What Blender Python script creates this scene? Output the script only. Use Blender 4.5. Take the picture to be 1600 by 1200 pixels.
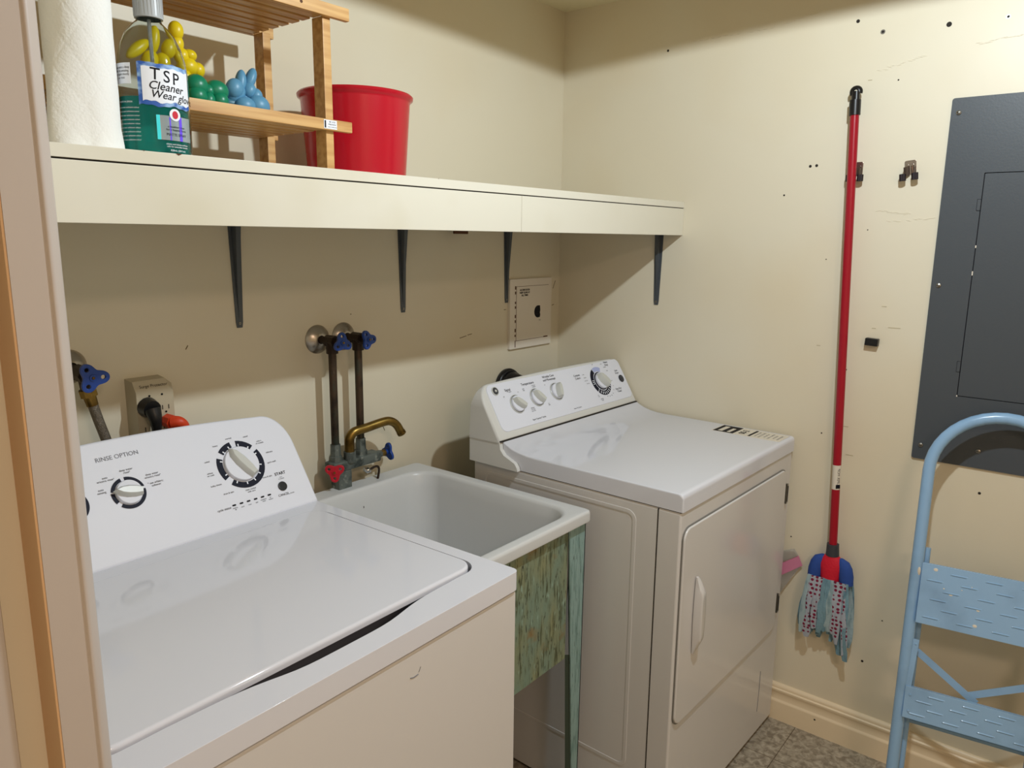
import bpy, bmesh, math, random
from mathutils import Vector, Matrix
random.seed(7)
for o in list(bpy.data.objects): bpy.data.objects.remove(o)
scn = bpy.context.scene
C = scn.collection
PI = math.pi

# ---------------------------------------------------------------- camera
cam_d = bpy.data.cameras.new('camera'); cam = bpy.data.objects.new('camera', cam_d); C.objects.link(cam)
R_ = Vector((0.62632641, -0.77948051, 0.01119681)); U_ = Vector((0.14139011, 0.12771078, 0.98168161)); F_ = Vector((0.76663164, 0.61327, -0.19019947))
mw = Matrix((R_, U_, -F_)).transposed().to_4x4(); mw.translation = Vector((-2.1944, -1.5487, 1.4694))
cam.matrix_world = mw
cam_d.sensor_width = 36; cam_d.lens = 1181.4 / 1600 * 36; cam_d.clip_start = 0.02
scn.camera = cam
# ---------------------------------------------------------------- exposure, world, lights
scn.view_settings.view_transform = 'Standard'; scn.view_settings.look = 'None'
scn.view_settings.gamma = 1; scn.view_settings.use_curve_mapping = False
scn.view_settings.exposure = 0.06
w = bpy.data.worlds.new('world'); scn.world = w; w.use_nodes = True
w.node_tree.nodes['Background'].inputs[0].default_value = (1, .95, .88, 1); w.node_tree.nodes['Background'].inputs[1].default_value = 0.05
LX, LY, LZ = -1.02, -1.32, 2.15
sd = bpy.data.lights.new('ceiling_lamp', 'SPOT'); so = bpy.data.objects.new('ceiling_lamp', sd); C.objects.link(so)
so.location = (LX, LY, LZ); sd.energy = 47; sd.color = (.84, .935, 1.0); sd.spot_size = math.radians(170.2); sd.spot_blend = 0.012; sd.shadow_soft_size = 0.022
so.rotation_euler = (math.radians(0), math.radians(0), 0)
hd = bpy.data.lights.new('hall_lamp', 'AREA'); ho = bpy.data.objects.new('hall_lamp', hd); C.objects.link(ho)
hd.shape = 'DISK'; hd.size = 0.5; hd.energy = 18.5; hd.color = (1, .76, .60); ho.location = (-2.15, -2.55, 2.12)
ho.rotation_euler = (0, 0, 0)

# ---------------------------------------------------------------- materials
MATS = {}
def srgb(r, g, b):
    f = lambda c: (c/255/12.92) if c/255 <= .04045 else ((c/255+.055)/1.055)**2.4
    return (f(r), f(g), f(b), 1)
def mat(name, col, rough=.5, metal=0, spec=.5, trans=0, ior=1.45, coat=0, alpha=1, emis=None, bump=None, noise=None, sss=0):
    """noise=(colour2, scale, lo, hi, detail, stretch) mixes a second colour in; bump=(scale, strength, detail)"""
    m = bpy.data.materials.new(name); m.use_nodes = True; nt = m.node_tree; b = nt.nodes['Principled BSDF']
    b.inputs['Base Color'].default_value = col; b.inputs['Roughness'].default_value = rough; b.inputs['Metallic'].default_value = metal
    b.inputs['Specular IOR Level'].default_value = spec; b.inputs['Transmission Weight'].default_value = trans; b.inputs['IOR'].default_value = ior
    b.inputs['Coat Weight'].default_value = coat; b.inputs['Alpha'].default_value = alpha
    if sss: b.inputs['Subsurface Weight'].default_value = sss; b.inputs['Subsurface Scale'].default_value = .01
    if emis: b.inputs['Emission Color'].default_value = emis[0]; b.inputs['Emission Strength'].default_value = emis[1]
    tc = nt.nodes.new('ShaderNodeTexCoord')
    if noise:
        layers = noise if isinstance(noise, list) else [noise]
        prev = None
        for (c2, sc, lo, hi, det, st) in layers:
            mp = nt.nodes.new('ShaderNodeMapping'); mp.inputs['Scale'].default_value = st
            n = nt.nodes.new('ShaderNodeTexNoise'); n.inputs['Scale'].default_value = sc; n.inputs['Detail'].default_value = det
            r = nt.nodes.new('ShaderNodeValToRGB'); r.color_ramp.elements[0].position = lo; r.color_ramp.elements[1].position = hi
            mx = nt.nodes.new('ShaderNodeMix'); mx.data_type = 'RGBA'
            nt.links.new(tc.outputs['Object'], mp.inputs['Vector']); nt.links.new(mp.outputs[0], n.inputs['Vector']); nt.links.new(n.outputs['Fac'], r.inputs[0]); nt.links.new(r.outputs[0], mx.inputs['Factor'])
            if prev is None: mx.inputs['A'].default_value = col
            else: nt.links.new(prev, mx.inputs['A'])
            mx.inputs['B'].default_value = c2; prev = mx.outputs['Result']
        nt.links.new(prev, b.inputs['Base Color'])
    if bump:
        n = nt.nodes.new('ShaderNodeTexNoise'); n.inputs['Scale'].default_value = bump[0]; n.inputs['Detail'].default_value = bump[2]
        bp = nt.nodes.new('ShaderNodeBump'); bp.inputs['Strength'].default_value = bump[1]; bp.inputs['Distance'].default_value = .002
        nt.links.new(tc.outputs['Object'], n.inputs['Vector']); nt.links.new(n.outputs['Fac'], bp.inputs['Height']); nt.links.new(bp.outputs[0], b.inputs['Normal'])
    MATS[name] = m; return m
M1 = (1, 1, 1)
WALLC = srgb(221, 213, 191)
mat('wall_paint', WALLC, .42, bump=(9, .35, 4), noise=[(srgb(218, 204, 174), 1.6, .45, .8, 3, M1)])
mat('ceiling_paint', srgb(226, 217, 184), .7)
mat('trim_paint', srgb(232, 214, 182), .35, bump=(30, .2, 2))
mat('jamb_paint', srgb(190, 180, 172), .4, bump=(14, .15, 3))
mat('jamb_side_bounce', srgb(232, 194, 152), .5)  # warm bounce light on the casing's side, put into the colour
mat('shelf_laminate', srgb(224, 220, 204), .38, noise=(srgb(208, 200, 172), 3, .5, .9, 3, (1, 1, 1)))
mat('dark_gap', srgb(36, 30, 24), .8)
mat('enamel', srgb(216, 218, 226), .07, spec=.5)
mat('enamel_side', srgb(212, 210, 208), .16, spec=.5)
mat('console_plastic', srgb(224, 227, 237), .5, spec=.3)
mat('console_grey', srgb(212, 212, 208), .4, spec=.35)
mat('print_black', srgb(22, 22, 28), .6, spec=.2)
mat('print_grey', srgb(110, 112, 120), .5)
mat('navy_ring', srgb(22, 24, 40), .55, spec=.2)
mat('knob_silver', srgb(198, 200, 194), .3)
mat('chrome', srgb(200, 200, 200), .12, metal=1)
mat('steel_dull', srgb(150, 148, 142), .35, metal=1)
mat('black_plastic', srgb(16, 16, 18), .35)
mat('sticker_white', srgb(220, 212, 196), .5)
mat('sink_white', srgb(206, 208, 208), .3, bump=(120, .06, 2))
mat('stand_side', srgb(118, 138, 120), .6, noise=[(srgb(134, 138, 104), 7, .40, .62, 8, (2.5, 1, .8)), (srgb(78, 84, 58), 60, .50, .68, 8, (2.4, 1, .35)), (srgb(136, 100, 44), 10, .60, .74, 8, (1, 1, 1.2)), (srgb(46, 46, 32), 110, .60, .70, 6, (2, 1, .45)), (srgb(150, 176, 160), 40, .62, .70, 6, (2, 1, .5))], bump=(60, .5, 6))
mat('stand_leg', srgb(140, 168, 164), .5, noise=[(srgb(108, 138, 132), 40, .46, .66, 6, (4, 1, .4)), (srgb(58, 72, 66), 90, .62, .68, 4, (4, 4, .3))], bump=(60, .3, 4))
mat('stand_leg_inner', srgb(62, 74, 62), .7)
mat('pipe_copper', srgb(74, 58, 44), .5, metal=.5, noise=[(srgb(52, 70, 60), 22, .48, .64, 5, (1, 1, .35)), (srgb(26, 22, 20), 30, .5, .7, 4, (1, 1, .5)), (srgb(120, 132, 120), 45, .64, .72, 3, (1, 1, .3))])
mat('faucet_zinc', srgb(108, 116, 112), .55, metal=.5, noise=[(srgb(64, 72, 70), 40, .45, .65, 5, M1), (srgb(150, 156, 148), 60, .6, .72, 3, M1)])
mat('brass', srgb(138, 112, 56), .36, metal=.9, noise=(srgb(90, 68, 30), 30, .45, .75, 3, M1))
mat('flange_chrome', srgb(176, 168, 156), .3, metal=.9, noise=(srgb(120, 104, 86), 40, .55, .75, 3, M1))
mat('valve_dark', srgb(48, 36, 28), .5, metal=.4)
mat('handle_blue', srgb(22, 62, 140), .35)
mat('handle_red', srgb(190, 30, 48), .35)
mat('bracket_grey', srgb(82, 88, 94), .4, metal=.3)
mat('breaker_white', srgb(226, 218, 204), .4)
mat('panel_grey', srgb(74, 79, 84), .42, spec=.4, bump=(200, .08, 2))
mat('mop_red', srgb(158, 10, 34), .28)
mat('mop_dark', srgb(56, 58, 64), .45)
mat('mop_cap_blue', srgb(40, 74, 150), .8, bump=(180, .5, 2))
mat('mop_cap_red', srgb(204, 20, 48), .6, bump=(160, .5, 2))
mat('mop_fabric', srgb(118, 152, 166), .9, bump=(160, .6, 3), noise=[(srgb(84, 118, 136), 50, .52, .7, 4, (1, 1, .4))])
mat('mop_fabric_pale', srgb(156, 178, 184), .9, bump=(160, .6, 3), noise=[(srgb(118, 146, 154), 50, .52, .7, 4, (1, 1, .4))])
mat('clip_metal', srgb(158, 146, 136), .22, metal=.9)
mat('roller_black', srgb(30, 20, 24), .6)
mat('ladder_blue', srgb(142, 180, 216), .24, spec=.6, noise=[(srgb(124, 158, 192), 9, .5, .8, 4, M1)])
mat('pine', srgb(214, 172, 112), .4, noise=[(srgb(182, 132, 74), 14, .4, .7, 4, (.35, 6, 6))])
mat('bucket_red', srgb(186, 16, 38), .22, bump=(26, .25, 3), sss=.15)
mat('balloon_yellow', srgb(222, 196, 20), .35); mat('balloon_green', srgb(8, 128, 92), .35)
mat('balloon_blue', srgb(92, 150, 184), .4); mat('balloon_dark', srgb(56, 112, 130), .4)
mat('paper', srgb(240, 240, 236), .95, bump=(300, .3, 2))
mat('bottle_clear', (0.80, .84, .82, 1), .04, trans=1, ior=1.16)
mat('liquid_teal', (0.02, .50, .46, 1), .04, trans=.55, ior=1.2)
mat('pump_grey', srgb(176, 180, 182), .35)
mat('tape_blue', srgb(44, 92, 176), .5, noise=[(srgb(160, 196, 232), 40, .45, .62, 3, (1, 1, 1.6))])
mat('pale_lilac', srgb(170, 180, 222), .4)
mat('label_white', srgb(236, 240, 248), .45)
mat('holo', srgb(170, 186, 196), .2, metal=.6)
mat('holo_violet', srgb(110, 80, 240), .3); mat('holo_cyan', srgb(60, 230, 240), .3)
mat('surge_beige', srgb(184, 174, 150), .45)
mat('plug_orange', srgb(214, 66, 30), .45)
mat('hose_braid', srgb(120, 112, 100), .35, metal=.7, bump=(700, 1, 1))
mat('bag_pink', srgb(208, 130, 160), .3); mat('bag_clear', srgb(230, 230, 230), .15, trans=.85, ior=1.1)
mat('lamp_base', srgb(235, 232, 224), .5); mat('lamp_glass', (1, .96, .9, 1), .5, emis=((1, .95, .88, 1), .25))
mat('shadow_line', srgb(120, 118, 112), .5)
mat('well_shade', srgb(112, 114, 122), .6)  # grey that paints in the shade of the lid recess
mat('rust_mark', srgb(88, 56, 34), .8)
mat('scuff', srgb(184, 172, 142), .8)
mat('scuff_dark', srgb(120, 104, 74), .8)

def dot_fabric():
    m = mat('mop_fabric_dotted', srgb(186, 200, 204), .9, bump=(160, .5, 3)); nt = m.node_tree; b = nt.nodes['Principled BSDF']
    tc = nt.nodes.new('ShaderNodeTexCoord'); v = nt.nodes.new('ShaderNodeTexVoronoi'); v.inputs['Scale'].default_value = 78; v.inputs['Randomness'].default_value = .35
    r = nt.nodes.new('ShaderNodeValToRGB'); r.color_ramp.elements[0].position = .30; r.color_ramp.elements[0].color = srgb(120, 22, 58); r.color_ramp.elements[1].position = .40; r.color_ramp.elements[1].color = srgb(166, 174, 186)
    nt.links.new(tc.outputs['Object'], v.inputs['Vector']); nt.links.new(v.outputs['Distance'], r.inputs[0]); nt.links.new(r.outputs[0], b.inputs['Base Color'])
dot_fabric()
def floor_mat():
    m = mat('floor_tile', srgb(150, 140, 126), .35); nt = m.node_tree; b = nt.nodes['Principled BSDF']
    tc = nt.nodes.new('ShaderNodeTexCoord'); n = nt.nodes.new('ShaderNodeTexNoise'); n.inputs['Scale'].default_value = 60; n.inputs['Detail'].default_value = 7; n.inputs['Distortion'].default_value = .8
    r = nt.nodes.new('ShaderNodeValToRGB'); e = r.color_ramp.elements; e[0].position = .36; e[0].color = srgb(128, 118, 102); e[1].position = .56; e[1].color = srgb(166, 156, 138)
    x = e.new(.72); x.color = srgb(188, 178, 160)
    mp = nt.nodes.new('ShaderNodeMapping'); mp.inputs['Location'].default_value = (.2017, .9366, 0)
    br = nt.nodes.new('ShaderNodeTexBrick'); br.offset = 0; br.inputs['Scale'].default_value = 1; br.inputs['Mortar Size'].default_value = .0011; br.inputs['Brick Width'].default_value = .3048; br.inputs['Row Height'].default_value = .3048; br.inputs['Mortar Smooth'].default_value = 0
    br.inputs['Color1'].default_value = (1, 1, 1, 1); br.inputs['Color2'].default_value = (.9, .9, .9, 1); br.inputs['Mortar'].default_value = (.28, .22, .16, 1)
    mx = nt.nodes.new('ShaderNodeMix'); mx.data_type = 'RGBA'; mx.blend_type = 'MULTIPLY'; mx.inputs['Factor'].default_value = 1
    L = nt.links.new
    L(tc.outputs['Object'], n.inputs['Vector']); L(n.outputs['Fac'], r.inputs[0]); L(tc.outputs['Object'], mp.inputs['Vector']); L(mp.outputs[0], br.inputs['Vector'])
    L(r.outputs[0], mx.inputs['A']); L(br.outputs['Color'], mx.inputs['B']); L(mx.outputs['Result'], b.inputs['Base Color'])
floor_mat()

# ---------------------------------------------------------------- mesh helpers
def rrect(x0, x1, y0, y1, r, n=8):
    P = []
    r = min(r, (x1-x0)/2-1e-5, (y1-y0)/2-1e-5)
    for cx, cy, a0 in ((x1-r, y1-r, 0), (x0+r, y1-r, PI/2), (x0+r, y0+r, PI), (x1-r, y0+r, 3*PI/2)):
        for i in range(n+1):
            a = a0+PI/2*i/n; P.append((cx+r*math.cos(a), cy+r*math.sin(a)))
    return P
def circ(cx, cy, r, n=32): return [(cx+r*math.cos(2*PI*i/n), cy+r*math.sin(2*PI*i/n)) for i in range(n)]
def smooth_path(pts, k=8):
    pts = [Vector(p) for p in pts]; out = []
    P = [pts[0]*2-pts[1]]+pts+[pts[-1]*2-pts[-2]]
    for i in range(1, len(P)-2):
        for j in range(k):
            t = j/k; a, b, c, d = P[i-1], P[i], P[i+1], P[i+2]
            out.append(.5*((2*b)+(c-a)*t+(2*a-5*b+4*c-d)*t*t+(3*b-a-3*c+d)*t**3))
    out.append(pts[-1]); return out
def frame(origin, xdir, ydir):
    x = Vector(xdir).normalized(); y = Vector(ydir); y = (y-x*y.dot(x)).normalized(); z = x.cross(y)
    m = Matrix((x, y, z)).transposed().to_4x4(); m.translation = Vector(origin); return m
class B:
    def __init__(s): s.bm = bmesh.new()
    def add(s, t, M=None, mi=0):
        if M is not None: bmesh.ops.transform(t, matrix=M, verts=t.verts)
        for f in t.faces: f.material_index = mi
        me = bpy.data.meshes.new('t'); t.to_mesh(me); t.free(); s.bm.from_mesh(me); bpy.data.meshes.remove(me); return s
    def bevel(s, t, w, seg=2, ang=30):
        es = [e for e in t.edges if len(e.link_faces) == 2 and e.calc_face_angle(0) > math.radians(ang)]
        if w > 0 and es: bmesh.ops.bevel(t, geom=es, offset=w, segments=seg, profile=.5, affect='EDGES', clamp_overlap=True)
    def box(s, x0, x1, y0, y1, z0, z1, bev=0, M=None, mi=0, seg=2):
        t = bmesh.new(); bmesh.ops.create_cube(t, size=1)
        bmesh.ops.transform(t, matrix=Matrix.Translation(((x0+x1)/2, (y0+y1)/2, (z0+z1)/2)) @ Matrix.Diagonal((x1-x0, y1-y0, z1-z0, 1)), verts=t.verts)
        s.bevel(t, bev, seg); return s.add(t, M, mi)
    def loft(s, loops, M=None, mi=0, cap0=True, cap1=True, closed=True):
        t = bmesh.new(); V = [[t.verts.new(p) for p in l] for l in loops]; n = len(loops[0])
        for a, b in zip(V, V[1:]):
            for i in range(n if closed else n-1):
                j = (i+1) % n; t.faces.new((a[i], a[j], b[j], b[i]))
        if cap0: t.faces.new(V[0][::-1])
        if cap1: t.faces.new(V[-1])
        bmesh.ops.recalc_face_normals(t, faces=t.faces); return s.add(t, M, mi)
    def prism(s, outer, z0, z1, holes=(), bev=0, M=None, mi=0, seg=2, bevtop=True):
        t = bmesh.new(); E = []
        for l in [outer]+list(holes):
            vs = [t.verts.new((p[0], p[1], z1)) for p in l]
            E += [t.edges.new((vs[i], vs[(i+1) % len(vs)])) for i in range(len(vs))]
        if holes: bmesh.ops.triangle_fill(t, use_beauty=True, edges=E)
        else: bmesh.ops.contextual_create(t, geom=E)
        r = bmesh.ops.extrude_face_region(t, geom=t.faces[:])
        vs = [v for v in r['geom'] if isinstance(v, bmesh.types.BMVert)]
        for v in vs: v.co.z = z0
        bmesh.ops.recalc_face_normals(t, faces=t.faces)
        if bev:
            es = [e for e in t.edges if len(e.link_faces) == 2 and e.calc_face_angle(0) > math.radians(50) and (not bevtop or all(abs(v.co.z-z1) < 1e-6 for v in e.verts))]
            bmesh.ops.bevel(t, geom=es, offset=bev, segments=seg, profile=.5, affect='EDGES', clamp_overlap=True)
        return s.add(t, M, mi)
    def tube(s, pts, r, n=12, M=None, mi=0, cap=True, flat=1.0):
        pts = [Vector(p) for p in pts]; k = len(pts); rr = r if isinstance(r, (list, tuple)) else [r]*k
        loops = []; T = (pts[1]-pts[0]).normalized(); N = T.orthogonal().normalized()
        for i in range(k):
            T2 = (pts[min(i+1, k-1)]-pts[max(i-1, 0)]).normalized()
            N = (N-T2*N.dot(T2)).normalized(); Bn = T2.cross(N)
            loops.append([tuple(pts[i]+N*rr[i]*math.cos(2*PI*j/n)+Bn*rr[i]*flat*math.sin(2*PI*j/n)) for j in range(n)])
        return s.loft(loops, M, mi, cap, cap)
    def lathe(s, prof, M=None, mi=0, n=40, cap0=False, cap1=False):
        loops = [[(r*math.cos(2*PI*j/n), r*math.sin(2*PI*j/n), z) for j in range(n)] for r, z in prof]
        return s.loft(loops, M, mi, cap0, cap1)
    def ball(s, c, r, M=None, mi=0, sub=3, rot=None):
        t = bmesh.new(); bmesh.ops.create_icosphere(t, subdivisions=sub, radius=1)
        rr = r if isinstance(r, (tuple, list)) else (r, r, r)
        m = Matrix.Translation(c) @ (rot.to_4x4() if rot else Matrix()) @ Matrix.Diagonal((*rr, 1))
        bmesh.ops.transform(t, matrix=m, verts=t.verts); return s.add(t, M, mi)
    def text(s, txt, size, M, mi=0, align='CENTER', shear=0, bold=0, warp=None, sp=1.0):
        cu = bpy.data.curves.new('t', 'FONT'); cu.body = txt; cu.size = size; cu.align_x = align; cu.align_y = 'CENTER'; cu.shear = shear; cu.offset = bold; cu.space_line = sp
        cu.resolution_u = 3
        ob = bpy.data.objects.new('t', cu); me = bpy.data.meshes.new_from_object(ob)
        t = bmesh.new(); t.from_mesh(me); bpy.data.objects.remove(ob); bpy.data.meshes.remove(me); bpy.data.curves.remove(cu)
        if warp:
            for _ in range(4):
                es = [e for e in t.edges if e.calc_length() > (.0022 if size < .012 else .003)]
                if not es: break
                bmesh.ops.subdivide_edges(t, edges=es, cuts=1)
            bmesh.ops.triangulate(t, faces=t.faces)
            if M is not None: bmesh.ops.transform(t, matrix=M, verts=t.verts)
            for v in t.verts: v.co = warp(v.co)
            M = None
        return s.add(t, M, mi)
    def emit(s, name, mats, parent=None, ang=35, label=None, wn=True):
        me = bpy.data.meshes.new(name); bmesh.ops.remove_doubles(s.bm, verts=s.bm.verts, dist=1e-6) if False else None
        s.bm.to_mesh(me); s.bm.free()
        for m in ([mats] if isinstance(mats, str) else mats): me.materials.append(MATS[m])
        for p in me.polygons: p.use_smooth = True
        me.set_sharp_from_angle(angle=math.radians(ang))
        o = bpy.data.objects.new(name, me); C.objects.link(o)
        if wn: md = o.modifiers.new('wn', 'WEIGHTED_NORMAL'); md.keep_sharp = True; md.weight = 90
        if parent: o.parent = parent
        if label: o['label'] = label
        return o
def tag(o, label, cat, group=None):
    o['label'] = label; o['category'] = cat
    if group: o['group'] = group
    return o
def thing(name, label, cat, loc=(0, 0, 0), rz=0, group=None):
    o = bpy.data.objects.new(name, None); C.objects.link(o); o.location = loc; o.rotation_euler = (0, 0, rz); o.empty_display_size = .05
    return tag(o, label, cat, group)
def struct(o): o['kind'] = 'structure'; return o

# ================================================================= ROOM
ZC = 2.20; NX = -1.96; HY = -0.864; FX = -3.4; FY = -3.2
def wall(name, *b):
    q = B(); q.box(*b); return struct(q.emit(name, 'wall_paint'))
struct(B().box(FX-.1, .1, FY-.1, .1, -.1, 0).emit('floor', 'floor_tile'))
struct(B().box(FX-.1, .1, FY-.1, .1, ZC, ZC+.1).emit('ceiling', 'ceiling_paint'))
wall('wall_back', NX-.1, .1, 0, .1, 0, ZC)
wr_ = wall('wall_right', 0, .1, FY, 0, 0, ZC)
wall('wall_left', NX-.1, NX, HY+.1, 0, 0, ZC)
wall('wall_hall', FX, NX, HY, HY+.1, 0, ZC)
wall('wall_far', FX-.1, FX, FY, HY+.1, 0, ZC)
wall('wall_front', FX-.1, .1, FY-.1, FY, 0, ZC)

# holes and old marks on the right wall (children of the wall)
def hole(y, z, r=.004, ring=False):
    q = B(); M = frame((0, y, z), (0, -1, 0), (0, 0, 1))   # local z -> -x
    q.prism(circ(0, 0, r, 14), 0, .0006, M=M, mi=0)
    if ring: q.prism(circ(0, 0, r*1.9, 14), 0, .0012, holes=[circ(0, 0, r*1.05, 14)], M=M, mi=1)
    o = q.emit('screw_hole', ['dark_gap', 'steel_dull'], wr_); return o
for y, z, r, g in [(-.384, 2.030, .0035, 0), (-.927, 2.029, .0045, 0), (-.990, 1.994, .003, 1), (-1.139, 1.989, .006, 0), (-1.261, 1.987, .0028, 1), (-1.038, 1.873, .002, 0),
                   (-.836, 1.671, .0038, 0), (-.853, 1.672, .0038, 0), (-.770, 1.595, .0025, 0)]: hole(y, z, r, g)
for y, z, r in [(-.93, .93, .002), (-1.21, .78, .003), (-1.33, .84, .0035), (-.98, 1.12, .002), (-1.00, .41, .002), (-.93, .36, .002), (-1.1, .28, .0035), (-.90, 1.42, .0015), (-1.0, 1.50, .0015), (-.87, .60, .002), (-1.14, .42, .0018)]:
    hole(y, z, r)
# ridges of old filler along the top of the right wall
q = B()
random.seed(3)
for (y0, z0, y1, z1) in [(-.45, 2.045, -.72, 2.045), (-.72, 2.05, -.86, 2.07), (-.99, 1.90, -1.10, 1.925), (-1.20, 1.935, -1.30, 1.945), (-1.02, 1.55, -1.10, 1.54), (-1.05, 1.52, -1.16, 1.53)]:
    n = 14
    for i in range(n):
        if random.random() < .25: continue
        t = i/n; y = y0+(y1-y0)*t; z = z0+(z1-z0)*t+random.uniform(-.002, .002)
        q.ball((0, y, z), (.0012, .008, .0012), sub=1, rot=Matrix.Rotation(random.uniform(-.3, .3), 3, 'X'))
q.emit('filler_ridge', 'wall_paint', wr_)
q = B()
for (y, z, l, a) in [(-1.06, 1.30, .012, .2), (-.99, .96, .02, 1.4), (-1.01, .88, .02, 1.5), (-1.09, 1.245, .03, .15), (-.9, 1.18, .01, .4), (-1.04, 1.24, .01, 1), (-.97, 1.88, .01, 0)]:
    q.box(-.0007, 0, y-l/2, y+l/2, z-.0008, z+.0008)
q.emit('scuff_mark', 'scuff', wr_)
q = B()
for x, z, l, a in [(-1.377, 1.23, .010, 1.0), (-.50, 1.17, .03, .15), (-.47, 1.175, .02, .1), (-.93, 1.27, .004, 0), (-.83, .955, .035, -1.15), (-.85, .955, .012, .1), (-.03, 1.31, .03, 1.1), (-.035, 1.24, .012, .2), (-.3, 1.24, .01, 0), (-.9, 1.0, .01, 1.)]:
    q.box(-l/2, l/2, -.0007, 0, -.0010, .0010, M=Matrix.Translation((x, 0, z)) @ Matrix.Rotation(-a, 4, 'Y'))
q.emit('scuff_mark', 'scuff_dark', bpy.data.objects['wall_back'])

# baseboard, moulded
def profile_strip(name, prof, y0, y1, m='trim_paint'):
    q = B(); q.loft([[(-px, y, pz) for px, pz in prof] for y in (y0, y1)]); return struct(q.emit(name, m, ang=50))
prof = [(0, 0), (.0150, 0), (.0150, .060), (.0145, .064), (.0118, .067), (.0100, .070), (.0092, .078), (.0100, .088), (.0128, .094), (.0140, .098), (.0140, .102), (.0100, .105), (.0106, .110), (.0085, .116), (.0030, .1185), (0, .1185)]
bb = profile_strip('baseboard_right', prof, FY, -.80)
o = B().ball((-.0148, -.99, .05), (.001, .003, .003), sub=2).emit('screw_hole', 'dark_gap', bb)

# corner casing at the left, with its rounded nosing, and the next casing along the hall wall
q = B()
q.box(-1.985, -1.9575, -.900, HY, 0, ZC)
q.loft([[(x, y, z) for x, y in ((-1.9585, HY), (-1.9585, -.9000), (-1.9570, -.9012), (-1.9540, -.9008), (-1.9480, -.8960), (-1.9448, -.8900), (-1.9440, -.8840), (-1.9440, HY), )] for z in (0, ZC)])
q.box(NX, -1.944, HY-.001, HY+.10, 0, ZC)
struct(q.emit('trim_1', 'jamb_paint', ang=50))
q = B(); q.box(-1.9868, -1.9851, -.8992, HY, 0, ZC); struct(q.emit('trim_2', 'jamb_side_bounce'))  # thin strip added on the casing side, coloured as if washed by warm bounce
q = B(); q.box(-2.10, -2.012, -.886, HY, 0, ZC, .004); struct(q.emit('trim_3', 'jamb_paint'))

# ================================================================= SHELF
sh = thing('wall_shelf', 'long cream laminate shelf with deep front fascia, above the laundry machines', 'shelf', (0, 0, 1.4819))
q = B(); q.box(NX+.0005, -.0005, -.4645, -.0005, .0828, .1004, .0008)
q.emit('shelf_board', 'shelf_laminate', sh)
q = B(); q.box(NX+.0005, -.8105, -.4640, -.447, 0, .0805, .001); q.box(-.8100, -.0005, -.4643, -.447, 0, .0805, .001)
q.emit('fascia', 'shelf_laminate', sh)
B().box(NX+.001, -.001, -.4615, -.448, .0800, .0832).emit('edge_gap', 'dark_gap', sh)
for x, wd in [(-1.665, .003), (-1.618, .010), (-1.08, .002)]: B().loft([[(x, -.4648, .1005), (x+wd*.4, -.4648, .1002-wd*.25), (x+wd, -.4648, .1005)], [(x, -.4640, .1008), (x+wd*.4, -.4640, .1006-wd*.2), (x+wd, -.4640, .1008)]]).emit('chipped_edge', 'rust_mark', sh)
B().box(-.575, -.515, -.035, -.030, -.004, .0825, .001).emit('metal_tab', 'rust_mark', sh)

def bracket(x, y, rz, label):
    t = thing('shelf_bracket', label, 'bracket', (x, y, 1.262), rz, 'grey metal brackets under the shelf')
    q = B()   # local: wall plane at y=0, arm toward -y
    H = .298; dz = .010
    # vertical tapering web: back plate
    q.loft([[(-w, 0, z), (w, 0, z), (w, -.0022, z), (-w, -.0022, z)] for z, w in ((0, .0065), (.012, .0085), (H, .0175))])
    q.loft([[(-w, -.002, z), (-w*.75, -d, z), (w*.75, -d, z), (w, -.002, z)] for z, w, d in ((.022, .0015, .0025), (.10, .005, .008), (.22, .008, .018), (H-.004, .010, .030))])
    q.emit('upright_arm', 'bracket_grey', t, ang=40)
    q = B()
    q.loft([[(-w, y_, H), (w, y_, H), (w, y_, H+.0022), (-w, y_, H+.0022)] for y_, w in ((-.0022, .0175), (-.36, .0085))])
    q.loft([[(-w, y_, H+.001), (-w*.7, y_, H-d), (w*.7, y_, H-d), (w, y_, H+.001)] for y_, w, d in ((-.01, .010, .030), (-.15, .007, .014), (-.33, .003, .003))])
    q.emit('shelf_arm', 'bracket_grey', t, ang=40)
    q = B(); M = frame((0, -.0022, .010), (1, 0, 0), (0, 0, 1)); q.prism(circ(0, 0, .0032, 16), 0, .0016, bev=.0006, M=M); q.box(-.0022, .0022, -.0004, .0004, .0012, .0018, M=M, mi=1)
    q.emit('screw', ['steel_dull', 'dark_gap'], t)
bracket(-1.2495, -.0003, 0, 'grey tapered shelf bracket on back wall, first from the doorway, above the washer')
bracket(-.747, -.0003, 0, 'grey tapered shelf bracket on back wall, between the faucet pipes and the square hatch')
bracket(-.2935, -.0003, 0, 'grey tapered shelf bracket on back wall, touching the white hatch cover')
bracket(-.0003, -.3845, -PI/2, 'grey tapered shelf bracket on right wall, near the end of the shelf')

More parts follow.
